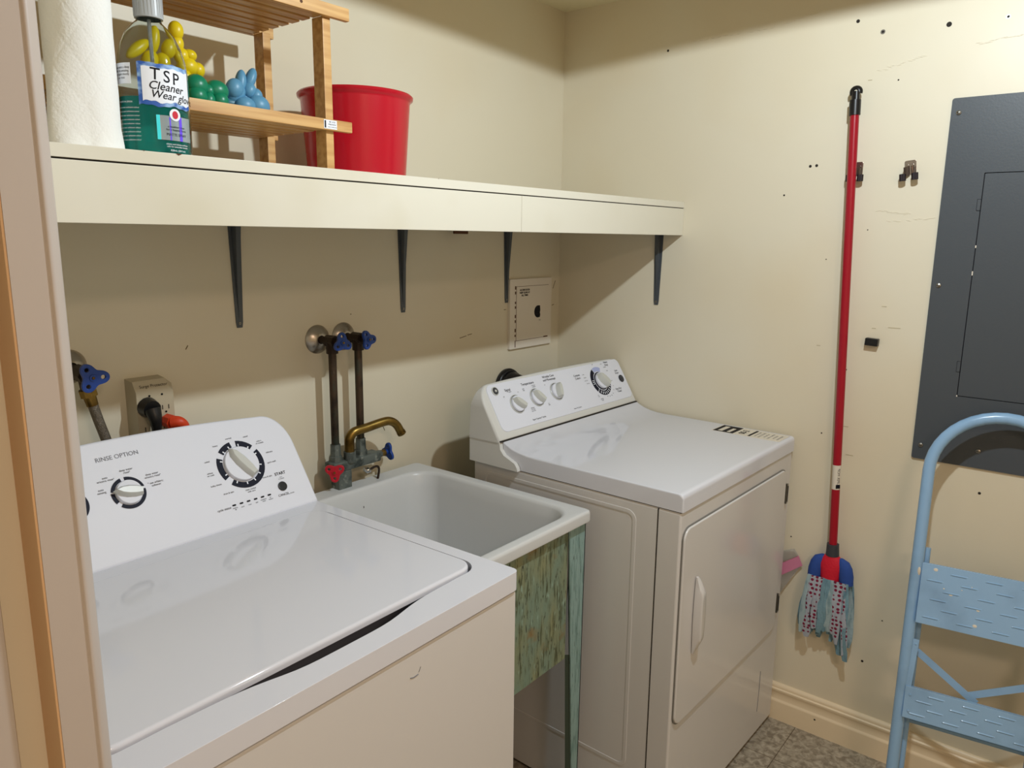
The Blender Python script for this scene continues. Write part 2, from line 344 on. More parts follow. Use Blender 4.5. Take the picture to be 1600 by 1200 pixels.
# ================================================================= WASHER
WZ = .9178
wa = thing('washing_machine', 'white top-load washing machine in the foreground with closed lid and two dials', 'washing machine', (-1.2528, -.8149, 0), .0194)
q = B(); q.box(-.684, -.001, .004, .645, .02, .8795, .004); 
o = q.emit('cabinet', 'enamel_side', wa)
for x, y in ((-.64, .05), (-.04, .05), (-.64, .6), (-.04, .6)): B().prism(circ(x, y, .018, 16), 0, .021).emit('foot', 'black_plastic', wa)
B().box(-.680, -.005, .008, .640, .879, .8845).emit('seam', 'dark_gap', wa)
def pocket(off, r=.038):
    L = rrect(-.672, -.026, .062-off, .500, r, 8)
    # insert the finger-pocket bulge on the front edge (front edge runs from corner 3 to corner 4)
    out = []; n = len(L)
    for i, p in enumerate(L):
        out.append(p)
        if i == 3*9-1:     # after the third corner, going +x along the front
            for k in range(1, 30):
                x = -.62+(.546)*k/30; u = (x+.335)/.120
                b = .0215*(1/(1+abs(u)**5)) if abs(u) < 2 else 0
                out.append((x, .062-off-b))
    return out
q = B()
q.prism(rrect(-.686, .002, 0, .56, .012, 5), .8845, WZ, holes=[pocket(.0)], bev=.0045, seg=3)
q.box(-.684, 0, .05, .555, .884, .8875)
q.box(-.686, .002, .50, .645, .8845, WZ-.001, .004)
q.emit('top_deck', 'enamel', wa, ang=50)
q = B(); q.prism(pocket(-.0), .8876, .8882); q.emit('lid_well', 'well_shade', wa)  # recess floor sheet, shade under the lid painted into its grey
q = B()
q.prism(rrect(-.6655, -.0315, .0675, .4955, .034, 8), WZ-.0065, WZ+.0045, bev=.0055, seg=4)
q.emit('lid', 'enamel', wa, ang=50)
# console
def con_outline(w0, w1, L, r, crown, n=12):
    P = [(w1, 0)]
    ctop = lambda x: L-crown*((x-(w0+w1)/2)/((w1-w0)/2))**2
    for i in range(n+1):
        a = PI/2*i/n; P.append((w1-r*.8+r*.8*math.cos(a)+.006*math.sin(a*2)*0, ctop(w1-r)-r+r*math.sin(a)) if False else (w1-r+r*math.cos(a)**.85, ctop(w1-r)-1.25*r+1.25*r*math.sin(a)))
    for i in range(1, 16):
        x = (w1-r)+(w0+r-(w1-r))*i/16; P.append((x, ctop(x)))
    for i in range(n, -1, -1):
        a = PI/2*i/n; P.append((w0+r-r*math.cos(a)**.85, ctop(w1-r)-1.25*r+1.25*r*math.sin(a)))
    P.append((w0, 0)); return P
def console(parent, outline, q0, q1, yback, mats, nm='console', bulge=.010):
    q0 = Vector((0, *q0)); q1 = Vector((0, *q1)); s = (q1-q0).normalized(); nrm = Vector((1, 0, 0)).cross(s)  # points to front (-y,+z?)
    if nrm.y > 0: nrm = -nrm
    def at(x, t, d): return Vector((x, 0, 0))+q0+s*t+nrm*d
    cx = sum(p[0] for p in outline)/len(outline); 
    def inset(k):
        x0 = min(p[0] for p in outline); x1 = max(p[0] for p in outline); c = (x0+x1)/2; h = (x1-x0)/2; T = max(p[1] for p in outline)
        return [(c+(p[0]-c)*(h-k)/h, (p[1]-T/2)*(T/2-k)/(T/2)+T/2) for p in outline]
    F = [tuple(at(x, t, 0)) for x, t in inset(.006)]
    F1 = [tuple(at(x, t, -.0018)) for x, t in inset(.0018)]
    F2 = [tuple(at(x, t, -.006)) for x, t in outline]
    K = []
    for p in F2: K.append((p[0], max(p[1]+.004, yback-max(0, p[2]-1.0)*.24), p[2]-.002))
    q = B(); q.loft([F, F1, F2, K]); return q.emit(nm, mats, parent, ang=50), at, nrm, s
WO = con_outline(-.690, .006, .227, .062, .020)
wc, WA, wn, ws = console(wa, WO, (.536, .9178), (.645, 1.0795), .655, 'console_plastic')
def face_frame(at, nrm, s, x, t, d=0): return frame(at(x, t, d), (1, 0, 0), s)
FW = lambda x, t, d=.0004: face_frame(WA, wn, ws, x, t, d)
# check orientation: local z must point to the front
assert (FW(0, 0).to_3x3() @ Vector((0, 0, 1))).dot(wn) > .9
def arc_ring(q, M, r0, r1, a0, a1, z=.0005, mi=0, n=24):
    k = max(2, int(n*abs(a1-a0)/(PI)))
    P = [(r1*math.cos(a0+(a1-a0)*i/k), r1*math.sin(a0+(a1-a0)*i/k)) for i in range(k+1)]+[(r0*math.cos(a1+(a0-a1)*i/k), r0*math.sin(a1+(a0-a1)*i/k)) for i in range(k+1)]
    q.prism(P, 0, z, M=M, mi=mi)
D2 = math.radians
# big dial ring
BX, BS = -.130, .1195
q = B(); M = FW(BX, BS)
for a0, a1 in ((95, 140), (150, 212), (222, 390), (37, 86)): arc_ring(q, M, .0385, .0505, D2(a0+3), D2(a1-3))
q.emit('dial_ring', 'navy_ring', wa)
q = B()
for a in (20, 48, 77, 108, 130, 160, 200, 236, 266, 292, 318, 345): arc_ring(q, FW(BX, BS, .0006), .0385, .0435, D2(a-1.6), D2(a+1.6), z=.0006)
q.emit('dial_tick', 'label_white', wa)
def dial(parent, M, r, ang, name='dial', hub=.007, wide=.26, hmat='knob_silver', base='console_plastic', depth=.011):
    q = B(); q.lathe([(r, 0), (r, hub*.7), (r*.96, hub*.95), (r*.88, hub), (0.0005, hub*1.05)], M=M, cap1=True, mi=0)
    R = M @ Matrix.Rotation(ang, 4, 'Z')
    # tapered grip, pointed one end
    P = [(r*(1.25 if wide > .41 and r < .023 else 1.06), 0), (r*.75, r*wide*.85), (r*.2, r*wide*1.15), (-r*.45, r*wide*1.1), (-r*.95, r*wide*.8), (-r*.95, -r*wide*.8), (-r*.45, -r*wide*1.1), (r*.2, -r*wide*1.15), (r*.75, -r*wide*.85)]
    q.loft([[(x, y, hub*.6) for x, y in P], [(x*.97, y*.9, hub+depth*.5) for x, y in P], [(x*.86, y*.55, hub+depth) for x, y in P]], M=R, mi=1)
    return q.emit(name, [base, hmat], parent, ang=40)
dial(wa, FW(BX, BS), .0365, D2(118), 'cycle_dial', wide=.30)
# rinse option dial
RX, RS = -.354, .1195
q = B(); M = FW(RX, RS)
for a0, a1 in ((10, 92), (102, 168), (170, 214), (226, 365)): arc_ring(q, M, .0235, .0300, D2(a0+1), D2(a1-3))
q.emit('dial_ring', 'navy_ring', wa)
dial(wa, FW(RX, RS), .0225, D2(166), 'rinse_dial', wide=.42)
q = B(); M = FW(-.452, RS)
for a0, a1 in ((-80, 80), (100, 260)): arc_ring(q, M, .0235, .0300, D2(a0), D2(a1))
q.emit('dial_ring', 'navy_ring', wa); dial(wa, FW(-.452, RS), .0225, D2(60), 'temperature_dial', wide=.42)
q = B(); q.prism(circ(0, 0, .0098, 28), 0, .0030, M=FW(-.0625, .052), bev=.001); q.emit('start_button', 'black_plastic', wa)
for i in range(6): B().prism(rrect(-.0038, .0038, -.0015, .0015, .0013, 3), 0, .0008, M=FW(-.177+.0158*i, .0425)).emit('status_light', 'print_black', wa)
q = B()
T = lambda s_, sz, x, t, mi=0, al='CENTER', bold=0: q.text(s_, sz, FW(x, t, .0007), mi, al, bold=bold)
T('RINSE OPTION', .0115, -.351, .190, 1); T('START', .0088, -.0560, .0795, 0, bold=.0001); T('CANCEL', .0068, -.0665, .0345); T('(PAUSE)', .0030, -.047, .0330)
T('hold\n3 seconds', .0034, -.058, .0700); T('cycle status', .0062, -.199, .0400)
for i, s_ in enumerate(('sensing\nfill', 'wash', 'rinse', 'spin', 'complete\ndone', 'lid\nlocked')): T(s_, .0036, -.177+.0158*i, .0352)
for s_, x, t in (('normal', -.135, .1775), ('heavy', -.168, .1680), ('casual', -.098, .1740), ('colors\nor towels', -.073, .1560), ('delicates', -.060, .1300), ('quick wash', -.064, .1080), ('rinse & spin', -.0865, .0800), ('clean washer\nwith care', -.131, .0625), ('drain & spin', -.178, .0690), ('bulky sheets', -.196, .0900), ('whites\nw/ soak', -.199, .1140), ('soiled', -.196, .1400)):
    T(s_, .0046, x, t)
for s_, x, t in (('auto\nsensing', -.397, .133), ('auto\nw/extra rinse*', -.384, .153), ('deep water\nrinse*', -.345, .1595), ('deep water\nw/extra rinse*', -.304, .141), ('* use w/fabric\nsoftener', -.303, .124)):
    T(s_, .0052, x, t)
q.emit('lettering', ['print_black', 'print_grey'], wa)
# small scuff on the front
B().tube([(-.254, .0035, .8405), (-.247, .0035, .8385), (-.238, .0035, .8392)], .0006, n=6).emit('scuff_mark', 'print_grey', wa)
B().tube([(-.2365, .0035, .842), (-.2325, .0035, .849)], .0004, n=6).emit('scuff_mark', 'shadow_line', wa)

# ================================================================= DRYER
DZ = .9119; DW = .6863; XR = -.017
dr = thing('dryer', 'white front-load clothes dryer in the corner beside the wall-hung mop', 'dryer', (XR, -.8632, 0), -.0214)
q = B(); q.box(-DW+.001, -.001, .004, .636, .012, DZ-.0445, .006, seg=3)
o = q.emit('cabinet', 'enamel_side', dr)
for x, y in ((-.64, .05), (-.04, .05), (-.64, .6), (-.04, .6)): B().prism(circ(x, y, .018, 16), 0, .014).emit('foot', 'black_plastic', dr)
# embossed side panel + vertical seam of the front
q = B(); M = frame((-DW+.001, 0, 0), (0, -1, 0), (0, 0, 1))   # local z -> -x
q.prism(rrect(-.60, -.118, .165, .845, .025, 5), 0, .0012, holes=[rrect(-.590, -.128, .175, .835, .016, 5)], bev=.0009, M=M)
q.emit('side_embossing', 'enamel_side', dr)
B().box(-DW+.0002, -DW+.004, .0605, .0630, .014, DZ-.046).emit('seam', 'dark_gap', dr)
B().box(-DW+.004, -.004, .006, .630, DZ-.046, DZ-.0415).emit('seam', 'dark_gap', dr)
# top deck with the swept-up back
pts = [(0.0, DZ-.0425), (0, DZ-.012), (.002, DZ-.004), (.007, DZ-.0006), (.014, DZ)]
pts += [(.42, DZ), (.45, DZ+.0012), (.475, DZ+.0045), (.50, DZ+.011), (.520, DZ+.0195), (.530, DZ+.0255)]
pts += [(.527, DZ+.004), (.515, DZ-.010), (.495, DZ-.018), (.478, DZ-.024), (.470, DZ-.034), (.468, DZ-.0425)]
q = B()
def deck_loop(x, k):   # shrink the top a little at the sides
    out = []
    for y, z in pts: out.append((x, y+(k if y < .2 else 0), z-(k if z > DZ-.01 else 0)))
    return out
q.loft([deck_loop(x, k) for x, k in ((-DW, .0045), (-DW+.0015, .0015), (-DW+.005, 0), (-.005, 0), (-.0015, .0015), (0, .0045))])
q.emit('top_deck', 'enamel', dr, ang=40)
DO = con_outline(-.700, -.0005, .168, .050, .006)
dc, DA, dn, ds = console(dr, DO, (.531, .938), (.613, 1.0755), .640, 'console_grey')
q = B(); q.loft([[(x, y, z) for y, z in ((.533, .9385), (.640, .9385), (.640, DZ-.0435), (.470, DZ-.0435), (.4725, DZ-.034), (.4805, DZ-.0235), (.4975, DZ-.0165), (.5175, DZ-.0085), (.5295, DZ+.005))] for x in (-.6985, -.0025)])
q.emit('console_base', 'console_grey', dr, ang=40)
q = B(); q.box(-.697, -.0035, .5275, .5335, .9365, .9392); q.emit('seam', 'dark_gap', dr)
FD = lambda x, t, d=.0004: face_frame(DA, dn, ds, x, t, d)
q = B(); q.prism(rrect(-.672, -.010, .020, .158, .020, 6), 0, .0022, bev=.0018, M=FD(0, 0, 0)); 
q.emit('control_panel', 'console_plastic', dr)
FD2 = lambda x, t, d=.0024: FD(x, t, d)
for x, t, a in ((-.576, .088, 138), (-.485, .093, 128), (-.388, .096, 70)):
    q = B(); q.lathe([(.0275, 0), (.0275, .002), (.0262, .003), (.0255, .002)], M=FD2(x, t)); q.lathe([(.0255, .0005), (.0001, .0005)], M=FD2(x, t), mi=1)
    q.emit('dial_collar', ['knob_silver', 'shadow_line'], dr); dial(dr, FD2(x, t, .003), .0235, D2(a), 'option_dial', wide=.42, base='console_plastic', depth=.014, hub=.008)
TX, TS = -.152, .0955
q = B(); arc_ring(q, FD2(TX, TS), .0335, .0485, D2(118), D2(222)); arc_ring(q, FD2(TX, TS), .0335, .0485, D2(226), D2(352)); q.emit('dial_ring', 'navy_ring', dr)
q = B()
for a in range(238, 350, 13): arc_ring(q, FD2(TX, TS, .003), .0375, .0455, D2(a-1.6), D2(a+1.6), z=.0006)
for a in (172, 180, 188): arc_ring(q, FD2(TX, TS, .003), .0360, .0440, D2(a-1.4), D2(a+1.4), z=.0006)
q.emit('dial_tick', 'label_white', dr)
q = B(); arc_ring(q, FD2(TX, TS), .0335, .0485, D2(60), D2(114)); q.emit('dial_ring', 'pale_lilac', dr, label='pale blue part of the dial ring')
q = B(); q.lathe([(.0305, 0), (.0305, .002), (.0290, .0025), (.0001, .0022)], M=FD2(TX, TS)); q.emit('dial_collar', 'navy_ring', dr)
dial(dr, FD2(TX, TS, .004), .0275, D2(128), 'cycle_dial', wide=.50, depth=.016, hub=.008)
for x, t, nm in ((-.6420, .137, 'push_button'), (-.036, .087, 'start_button')):
    q = B(); q.lathe([(.0125, 0), (.0125, .0022), (.0105, .003), (.0100, .0015)], M=FD2(x, t)); q.lathe([(.0100, .001), (.0095, .0035), (.0001, .0042)], M=FD2(x, t), mi=1); q.lathe([(.0036, .0040), (.0036, .0048), (.0001, .0048)], M=FD2(x, t), mi=0)
    q.emit(nm, ['knob_silver' if x < -.5 else 'mop_dark', 'mop_dark'], dr)
q = B()
T = lambda s_, sz, x, t, mi=0, al='CENTER', bold=0: q.text(s_, sz, FD2(x, t, .0030), mi, al, bold=bold)
T('Signal', .0108, -.592, .1330); T('Temperature', .0108, -.500, .1390); T('Wrinkle Care\nand Movement', .0088, -.398, .1420, sp=.9) if False else T('Wrinkle Care\nand Movement', .0100, -.398, .1420)
T('Cottons\nColors', .0098, -.262, .1250); T('Heavy\nDuty', .0095, -.085, .1480); T('Easy Dry\nTimed', .0092, -.075, .052); T('Start\nDryer', .0085, -.046, .1130); T('Off', .005, -.160, .1540)
for s_, x, t in (('off', -.617, .116), ('louder', -.585, .1265), ('on', -.553, .121), ('auto\nhigh', -.527, .124), ('low heat\nmedium', -.478, .1280), ('air\nfluff', -.444, .065), ('delicates\nlow heat\nextra low', -.520, .062), ('on', -.428, .124), ('off', -.375, .134), ('cycle', -.228, .128), ('normal', -.226, .117), ('more dry', -.226, .107), ('less dry', -.222, .097), ('dry\ncool', -.196, .050), ('delicates\ncasual', -.184, .036), ('60', -.150, .0415), ('50', -.138, .040), ('40', -.126, .0415), ('30', -.115, .046), ('20', -.104, .057), ('10', -.097, .070), ('off', -.092, .088), ('more', -.113, .1500), ('medium', -.100, .1370), ('damp', -.095, .124)):
    T(s_, .0046, x, t)
T('Sensor Dry System', .0050, -.322, .0315); T('Super Capacity 7 Cycles', .0062, -.510, .0330)
q.emit('lettering', 'print_black', dr)
# door
q = B(); M = frame((0, .004, 0), (1, 0, 0), (0, 0, 1))       # local z -> -y
assert (M.to_3x3() @ Vector((0, 0, 1))).y < 0
q.prism(rrect(-.6775, -.0485, .3265, .8285, .030, 8), 0, .0030, M=M, mi=1)
q.emit('door_gap', ['shadow_line', 'shadow_line'], dr)
q = B(); q.prism(rrect(-.6745, -.0515, .3295, .8255, .028, 8), .001, .0070, bev=.003, seg=3, M=M)
dd = q.emit('door', 'enamel_side', dr, ang=50)
q = B(); LL = []
for i in range(25):
    t = i/24; zz = .692-.196*t; e_ = math.sin(PI*t); wdh = .008+.028*e_**.6; off = .004+.017*min(1, e_*1.6)
    xl = -.615+.004*(1-e_)
    LL.append([(xl, -.0055, zz), (xl-.001, -.0055-off*.8, zz), (xl+.003, -.0060-off, zz), (xl+wdh*.7, -.0055-off*.95, zz), (xl+wdh, -.0050-off*.62, zz), (xl+wdh*.95, -.0050-off*.45, zz), (xl+.006, -.0050-off*.55, zz), (xl+.005, -.0050, zz)])
q.loft(LL)
q.emit('door_handle', 'enamel_side', dd, ang=50, label='white crescent pull handle')
for z in (.748, .405):
    q = B(); q.box(-.0440, -.0350, -.0045, .004, z-.030, z+.030, .001, mi=0); q.box(-.0405, -.0385, -.0060, .0, z-.024, z+.024, mi=1)
    q.emit('hinge', ['steel_dull', 'black_plastic'], dr)
B().tube([(-.118, .0035, .150), (-.1175, .0035, .215)], .0007, n=6).emit('scuff_mark', 'print_grey', dr)
B().tube([(-.1175, .0035, .150), (-.1225, .0035, .085)], .0006, n=6).emit('scuff_mark', 'print_grey', dr)
# sticker on the top deck near the right front corner
q = B(); q.prism([(-.098, .012), (-.014, .012), (-.014, .215), (-.098, .215)], DZ, DZ+.0006, mi=0)
q.prism([(-.096, .150), (-.016, .150), (-.016, .212), (-.096, .212)], DZ+.0006, DZ+.0009, mi=1)
q.prism([(-.088, .162), (-.040, .162), (-.040, .172), (-.088, .172)], DZ+.0009, DZ+.0011, mi=0); q.prism([(-.088, .186), (-.028, .186), (-.028, .200), (-.088, .200)], DZ+.0009, DZ+.0011, mi=0)
MT = lambda x, y: Matrix.Translation((x, y, DZ+.0009)) @ Matrix.Rotation(0, 4, 'Z')
q.text('00-2', .026, MT(-.058, .130), 1, bold=.0006); q.prism([(-.092, .100), (-.020, .100), (-.020, .107), (-.092, .107)], DZ+.0006, DZ+.0009, mi=1)
for i, s_ in enumerate(('model and serial', 'electric 120 240 V', 'care and use', 'made to standard', 'service line', 'keep this label')): q.text(s_, .0085, MT(-.056, .090-.013*i), 2)
q.emit('sticker', ['sticker_white', 'print_black', 'print_grey'], dr, label='cream printed label with black heading on the dryer top')

# black dryer vent elbow behind
q = B(); q.lathe([(.050, 0), (.056, .002), (.058, .010), (.056, .018), (.050, .020)], M=frame((-.293, 0, .990), (1, 0, 0), (0, 0, 1)))
path = smooth_path([(-.293, -.003, .990), (-.293, -.035, .985), (-.293, -.075, .94), (-.293, -.10, .82), (-.293, -.12, .5), (-.293, -.125, .26), (-.293, -.125, .12)], 10)
q.tube(path, [.047+.003*(i % 2) for i in range(len(path))], n=24)
tag(q.emit('vent_duct', 'black_plastic', ang=60), 'black round vent duct leaving the wall behind the dryer console', 'duct')

# ================================================================= LAUNDRY SINK
SX0, SX1, SY0, SY1, SZ = -1.238, -.7455, -.637, -.045, .840
sk = thing('laundry_sink', 'deep white laundry tub on a blue-green painted stand, between washer and dryer', 'sink', ((SX0+SX1)/2, (SY0+SY1)/2, 0))
ox, oy = (SX0+SX1)/2, (SY0+SY1)/2
def L3(x0, x1, y0, y1, r, z): return [(x-ox, y-oy, z) for x, y in rrect(x0, x1, y0, y1, r, 8)]
q = B(); e = lambda k: (SX0+k, SX1-k, SY0+k, SY1-k)
ix0, ix1, iy0, iy1 = SX0+.034, SX1-.036, SY0+.030, SY1-.060
q.loft([L3(SX0+.030, SX1-.030, SY0+.030, SY1-.03, .05, .50), L3(*e(.022), .03, .800), L3(*e(.012), .02, .812), L3(*e(.001), .012, .812), L3(*e(0), .012, .815), L3(*e(0), .012, .832), L3(*e(.0015), .012, .8375), L3(*e(.006), .012, SZ),
        L3(ix0-.008, ix1+.008, iy0-.008, iy1+.008, .070, SZ), L3(ix0-.002, ix1+.002, iy0-.002, iy1+.002, .068, SZ-.0025), L3(ix0+.002, ix1-.002, iy0+.002, iy1-.002, .066, SZ-.010), L3(ix0+.008, ix1-.008, iy0+.008, iy1-.008, .064, SZ-.04),
        L3(ix0+.030, ix1-.030, iy0+.040, iy1-.030, .060, .58), L3(ix0+.042, ix1-.042, iy0+.055, iy1-.042, .055, .545), L3(ix0+.075, ix1-.075, iy0+.09, iy1-.08, .04, .530)])
bs = q.emit('basin', 'sink_white', sk, ang=60)
q = B(); q.prism(circ(.0, -.02, .028, 24), .530, .533, bev=.001); q.emit('drain', 'chrome', bs)
# rim nicks in the enamel
for x, y, z in ((-1.045, -.1165, .785), (-1.000, -.1155, .792)): B().ball((x-ox, y-oy+.0, z), (.0010, .001, .0035), sub=1).emit('enamel_chip', 'mop_dark', bs)
q = B()
q.box(SX0+.04-ox, -.8150-ox, SY0+.0195-oy, SY0+.0225-oy, .478, .811, .0005)
q.emit('front_apron', 'stand_side', sk)
B().box(SX1-.027-ox, SX1-.024-ox, SY0+.05-oy, SY1-.03-oy, .478, .811, .0005).emit('side_apron', 'stand_side', sk); B().box(SX0+.024-ox, SX0+.027-ox, SY0+.05-oy, SY1-.03-oy, .478, .811, .0005).emit('side_apron', 'stand_side', sk); B().box(SX0+.04-ox, SX1-.04-ox, SY1-.026-oy, SY1-.023-oy, .478, .811).emit('rear_apron', 'stand_side', sk)
for sx in (-1, 1):
    for sy in (-1, 1):
        cx = (SX1-.0005 if sx > 0 else SX0+.001)-ox; cy = (SY0+.016 if sy < 0 else SY1-.016)-oy
        q = B(); W0, W1 = .0685, .018
        for (w, m) in ((1, 0),):
            # face across x, then face across y: a tapering angle iron
            q.loft([[(cx-sx*0-sx*(0.004 if z < .5 else 0), cy, z), (cx-sx*ww-sx*(0.004 if z < .5 else 0), cy, z), (cx-sx*ww-sx*(0.004 if z < .5 else 0), cy-sy*.003, z), (cx-sx*0-sx*(0.004 if z < .5 else 0), cy-sy*.003, z)] for z, ww in ((0, .020), (.14, .028), (.811, W0))], mi=0)
            q.loft([[(cx-sx*(0.004 if z < .5 else 0), cy, z), (cx-sx*(0.004 if z < .5 else 0), cy-sy*ww, z), (cx-sx*(.003+(0.004 if z < .5 else 0)), cy-sy*ww, z), (cx-sx*(.003+(0.004 if z < .5 else 0)), cy, z)] for z, ww in ((0, .016), (.14, .022), (.811, .052))], mi=0)
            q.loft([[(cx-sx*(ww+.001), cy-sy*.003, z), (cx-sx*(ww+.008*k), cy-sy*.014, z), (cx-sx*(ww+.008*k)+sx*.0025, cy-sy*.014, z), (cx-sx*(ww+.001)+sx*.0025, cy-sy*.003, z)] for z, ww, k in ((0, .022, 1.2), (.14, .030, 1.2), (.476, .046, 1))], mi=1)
        q.emit('leg', ['stand_leg', 'stand_leg_inner'], sk)

# ================================================================= FAUCET
fa = thing('wall_faucet', 'old two-pipe laundry faucet with brass spout on the back wall above the sink', 'faucet', (-1.0, 0, .82))
def G(v): return tuple(Vector(v)-Vector((-1.0, 0, .82)))
def flange(parent, x, z, off, r=.036, nm='wall_flange'):
    M = frame(off((x, 0, z)), (1, 0, 0), (0, 0, 1))
    q = B(); q.lathe([(r, 0), (r, .002), (r*.92, .006), (r*.72, .012), (r*.45, .017), (r*.30, .018), (r*.25, .014)], M=M, n=36); return q.emit(nm, 'flange_chrome', parent)
def wheel(parent, pos, nd, rot=0, m='handle_blue', r=.0255, nm='valve_handle', off=G):
    z = Vector(nd).normalized(); x = Vector((0, 0, 1)).cross(z)
    x = x.normalized() if x.length > .1 else Vector((1, 0, 0)); M = frame(off(pos), x, z.cross(x))
    P = [((r*(.80+.22*math.cos(3*(a+rot))))*math.cos(a), (r*(.80+.22*math.cos(3*(a+rot))))*math.sin(a)) for a in [2*PI*i/48 for i in range(48)]]
    H = [circ(r*.62*math.cos(-rot+2*PI*k/3), r*.62*math.sin(-rot+2*PI*k/3), r*.14, 10) for k in range(3)]
    q = B(); q.prism(P, -.0035, .0035, holes=H, bev=.0012, bevtop=False, M=M); q.lathe([(.0001, -.012), (.0065, -.012), (.0075, -.002), (.0060, .0055), (.0001, .006)], M=M, n=16)
    q.lathe([(.0028, .006), (.0024, .008), (.0001, .0082)], M=M, n=10, mi=1)
    return q.emit(nm, [m, 'brass'], parent, ang=45)
PY = -.058
for x in (-1.038, -.957):
    z = 1.215
    flange(fa, x, z, G)
    q = B(); q.tube([G((x, -.014, z)), G((x, -.045, z))], .0095, n=14); q.tube([G((x, -.040, z)), G((x, -.074, z))], .0150, n=8); q.tube([G((x, PY, z)), G((x, PY, z-.030))], .0145, n=8); q.tube([G((x, -.074, z)), G((x, -.092, z))], .0085, n=10)
    q.emit('stop_valve', 'valve_dark', fa)
    wheel(fa, (x, -.098, z), (-.15, -1, 0.1) if x < -1 else (.1, -1, .1), rot=.5 if x < -1 else 0.0)
    q = B(); q.tube([G((x, PY, z-.02)), G((x, PY, .93))], .0098, n=16); q.emit('riser_pipe', 'pipe_copper', fa)
    q = B(); q.tube([G((x, PY, .955)), G((x, PY, .925)), G((x, PY, .924)), G((x, PY, .885))], [.0125, .0135, .016, .016], n=8); q.emit('pipe_union', 'faucet_zinc', fa)
q = B()
q.box(*[v for v in (-1.062+1, -.905+1)], -.080, -.040, .885-.82, .912-.82, .006)
q.tube([G((-1.005, -.072, .905)), G((-1.005, -.072, .932))], .0155, n=16)
q.tube([G((-.915, -.060, .899)), G((-.885, -.060, .899))], [.0125, .0085], n=10)
q.box(-.046, -.004, -.078, -.045, .765-.82, .886-.82, .003)
q.emit('faucet_body', 'faucet_zinc', fa)
q = B(); q.tube([G((-.893, -.060, .899)), G((-.878, -.060, .899))], .0095, n=8); q.emit('packing_nut', 'brass', fa)
q = B()
sp = smooth_path([(-1.005, -.072, .930), (-1.005, -.072, .958), (-1.002, -.073, .970), (-.990, -.076, .981), (-.955, -.082, .986), (-.908, -.092, .994), (-.888, -.097, .993), (-.871, -.101, .981), (-.859, -.105, .959)], 7)
q.tube([G(p) for p in sp], [.0126-.0016*i/len(sp) for i in range(len(sp))], n=18); q.tube([G(sp[-1]+Vector((-.001, 0, .002))), G(sp[-1]+Vector((.0025, -.0006, -.004)))], .0122, n=18)
q.emit('spout', 'brass', fa)
wheel(fa, (-.866, -.060, .899), (1, -.05, .02), rot=.3)
wheel(fa, (-1.063, -.084, .893), (-.75, -.75, .05), rot=PI/2, m='handle_red', r=.0255)
q = B(); q.ball(G((-.948, -.072, .868)), .008, sub=2); q.tube([G((-.958, -.070, .872)), G((-.94, -.074, .866))], .0055, n=10); q.emit('drain_cock', 'chrome', fa)
q = B(); q.tube([G(p) for p in smooth_path([(-.945, -.074, .868), (-.925, -.076, .874), (-.915, -.078, .868), (-.918, -.078, .845), (-.930, -.078, .805)], 5)], .0032, n=8); q.emit('cock_lever', 'valve_dark', fa)

# washer supply valve + hose at the far left
vs = thing('supply_valve', 'blue-handled water valve with braided hose, on the back wall beside the door casing', 'valve', (-1.612, 0, 1.2))
GV = lambda v: tuple(Vector(v)-Vector((-1.612, 0, 1.2)))
flange(vs, -1.614, 1.218, GV, r=.033)
q = B(); q.tube([GV((-1.614, -.014, 1.215)), GV((-1.614, -.050, 1.212))], .0100, n=12); q.tube([GV((-1.614, -.045, 1.212)), GV((-1.614, -.082, 1.210))], .0165, n=8); q.tube([GV((-1.614, -.08, 1.21)), GV((-1.614, -.098, 1.209))], .008, n=8); q.tube([GV((-1.612, -.062, 1.212)), GV((-1.606, -.062, 1.170))], .0125, n=12)
q.emit('valve_body', 'valve_dark', vs)
wheel(vs, (-1.614, -.103, 1.209), (-.1, -1, .05), rot=.0, r=.0285, off=GV)
q = B(); q.tube([GV((-1.609, -.062, 1.182)), GV((-1.606, -.062, 1.168))], .0155, n=8); q.tube([GV((-1.606, -.062, 1.168)), GV((-1.602, -.062, 1.150))], [.0115, .0105], n=14); q.emit('hose_nut', 'brass', vs)
q = B(); q.tube([GV(p) for p in smooth_path([(-1.602, -.062, 1.152), (-1.595, -.064, 1.12), (-1.582, -.068, 1.06), (-1.575, -.07, .98), (-1.58, -.075, .85)], 6)], .0092, n=16); q.emit('braided_hose', 'hose_braid', vs)

# surge protector, plugs
su = thing('surge_protector', 'beige six-outlet surge protector on the back wall behind the washer', 'outlet', (-1.472, 0, 1.0))
q = B(); q.loft([[(x, y, z) for x, z in P] for y, P in ((0, [(-.041, 0), (.041, 0), (.041, .168), (.028, .180), (-.041, .180)]), (-.030, [(-.040, .001), (.040, .001), (.040, .165), (.027, .177), (-.040, .177)]), (-.040, [(-.038, .004), (.038, .004), (.038, .150), (.034, .154), (-.038, .154)]))])
sb = q.emit('casing', 'surge_beige', su, ang=25)
q = B()
MF = lambda x, z: frame((x, -.0402, z), (1, 0, 0), (0, 0, 1))
for cx in (-.018, .020):
    for cz in (.118, .078, .038):
        q.box(-.0075, -.0060, -.004, .005, 0, .0006, M=MF(cx, cz)); q.box(.0055, .0070, -.004, .005, 0, .0006, M=MF(cx, cz)); q.prism(circ(0, -.0095, .0022, 10), 0, .0006, M=MF(cx, cz))
for x, z in ((-.012, .146), (.014, .146)): q.prism(circ(0, 0, .0022, 10), 0, .0006, M=MF(x, z))
q.text('Surge Protector', .0088, frame((0, -.0358, .1655), (1, 0, 0), (0, .4, .9)), 0)
q.emit('socket_slot', 'print_black', su)
q = B()
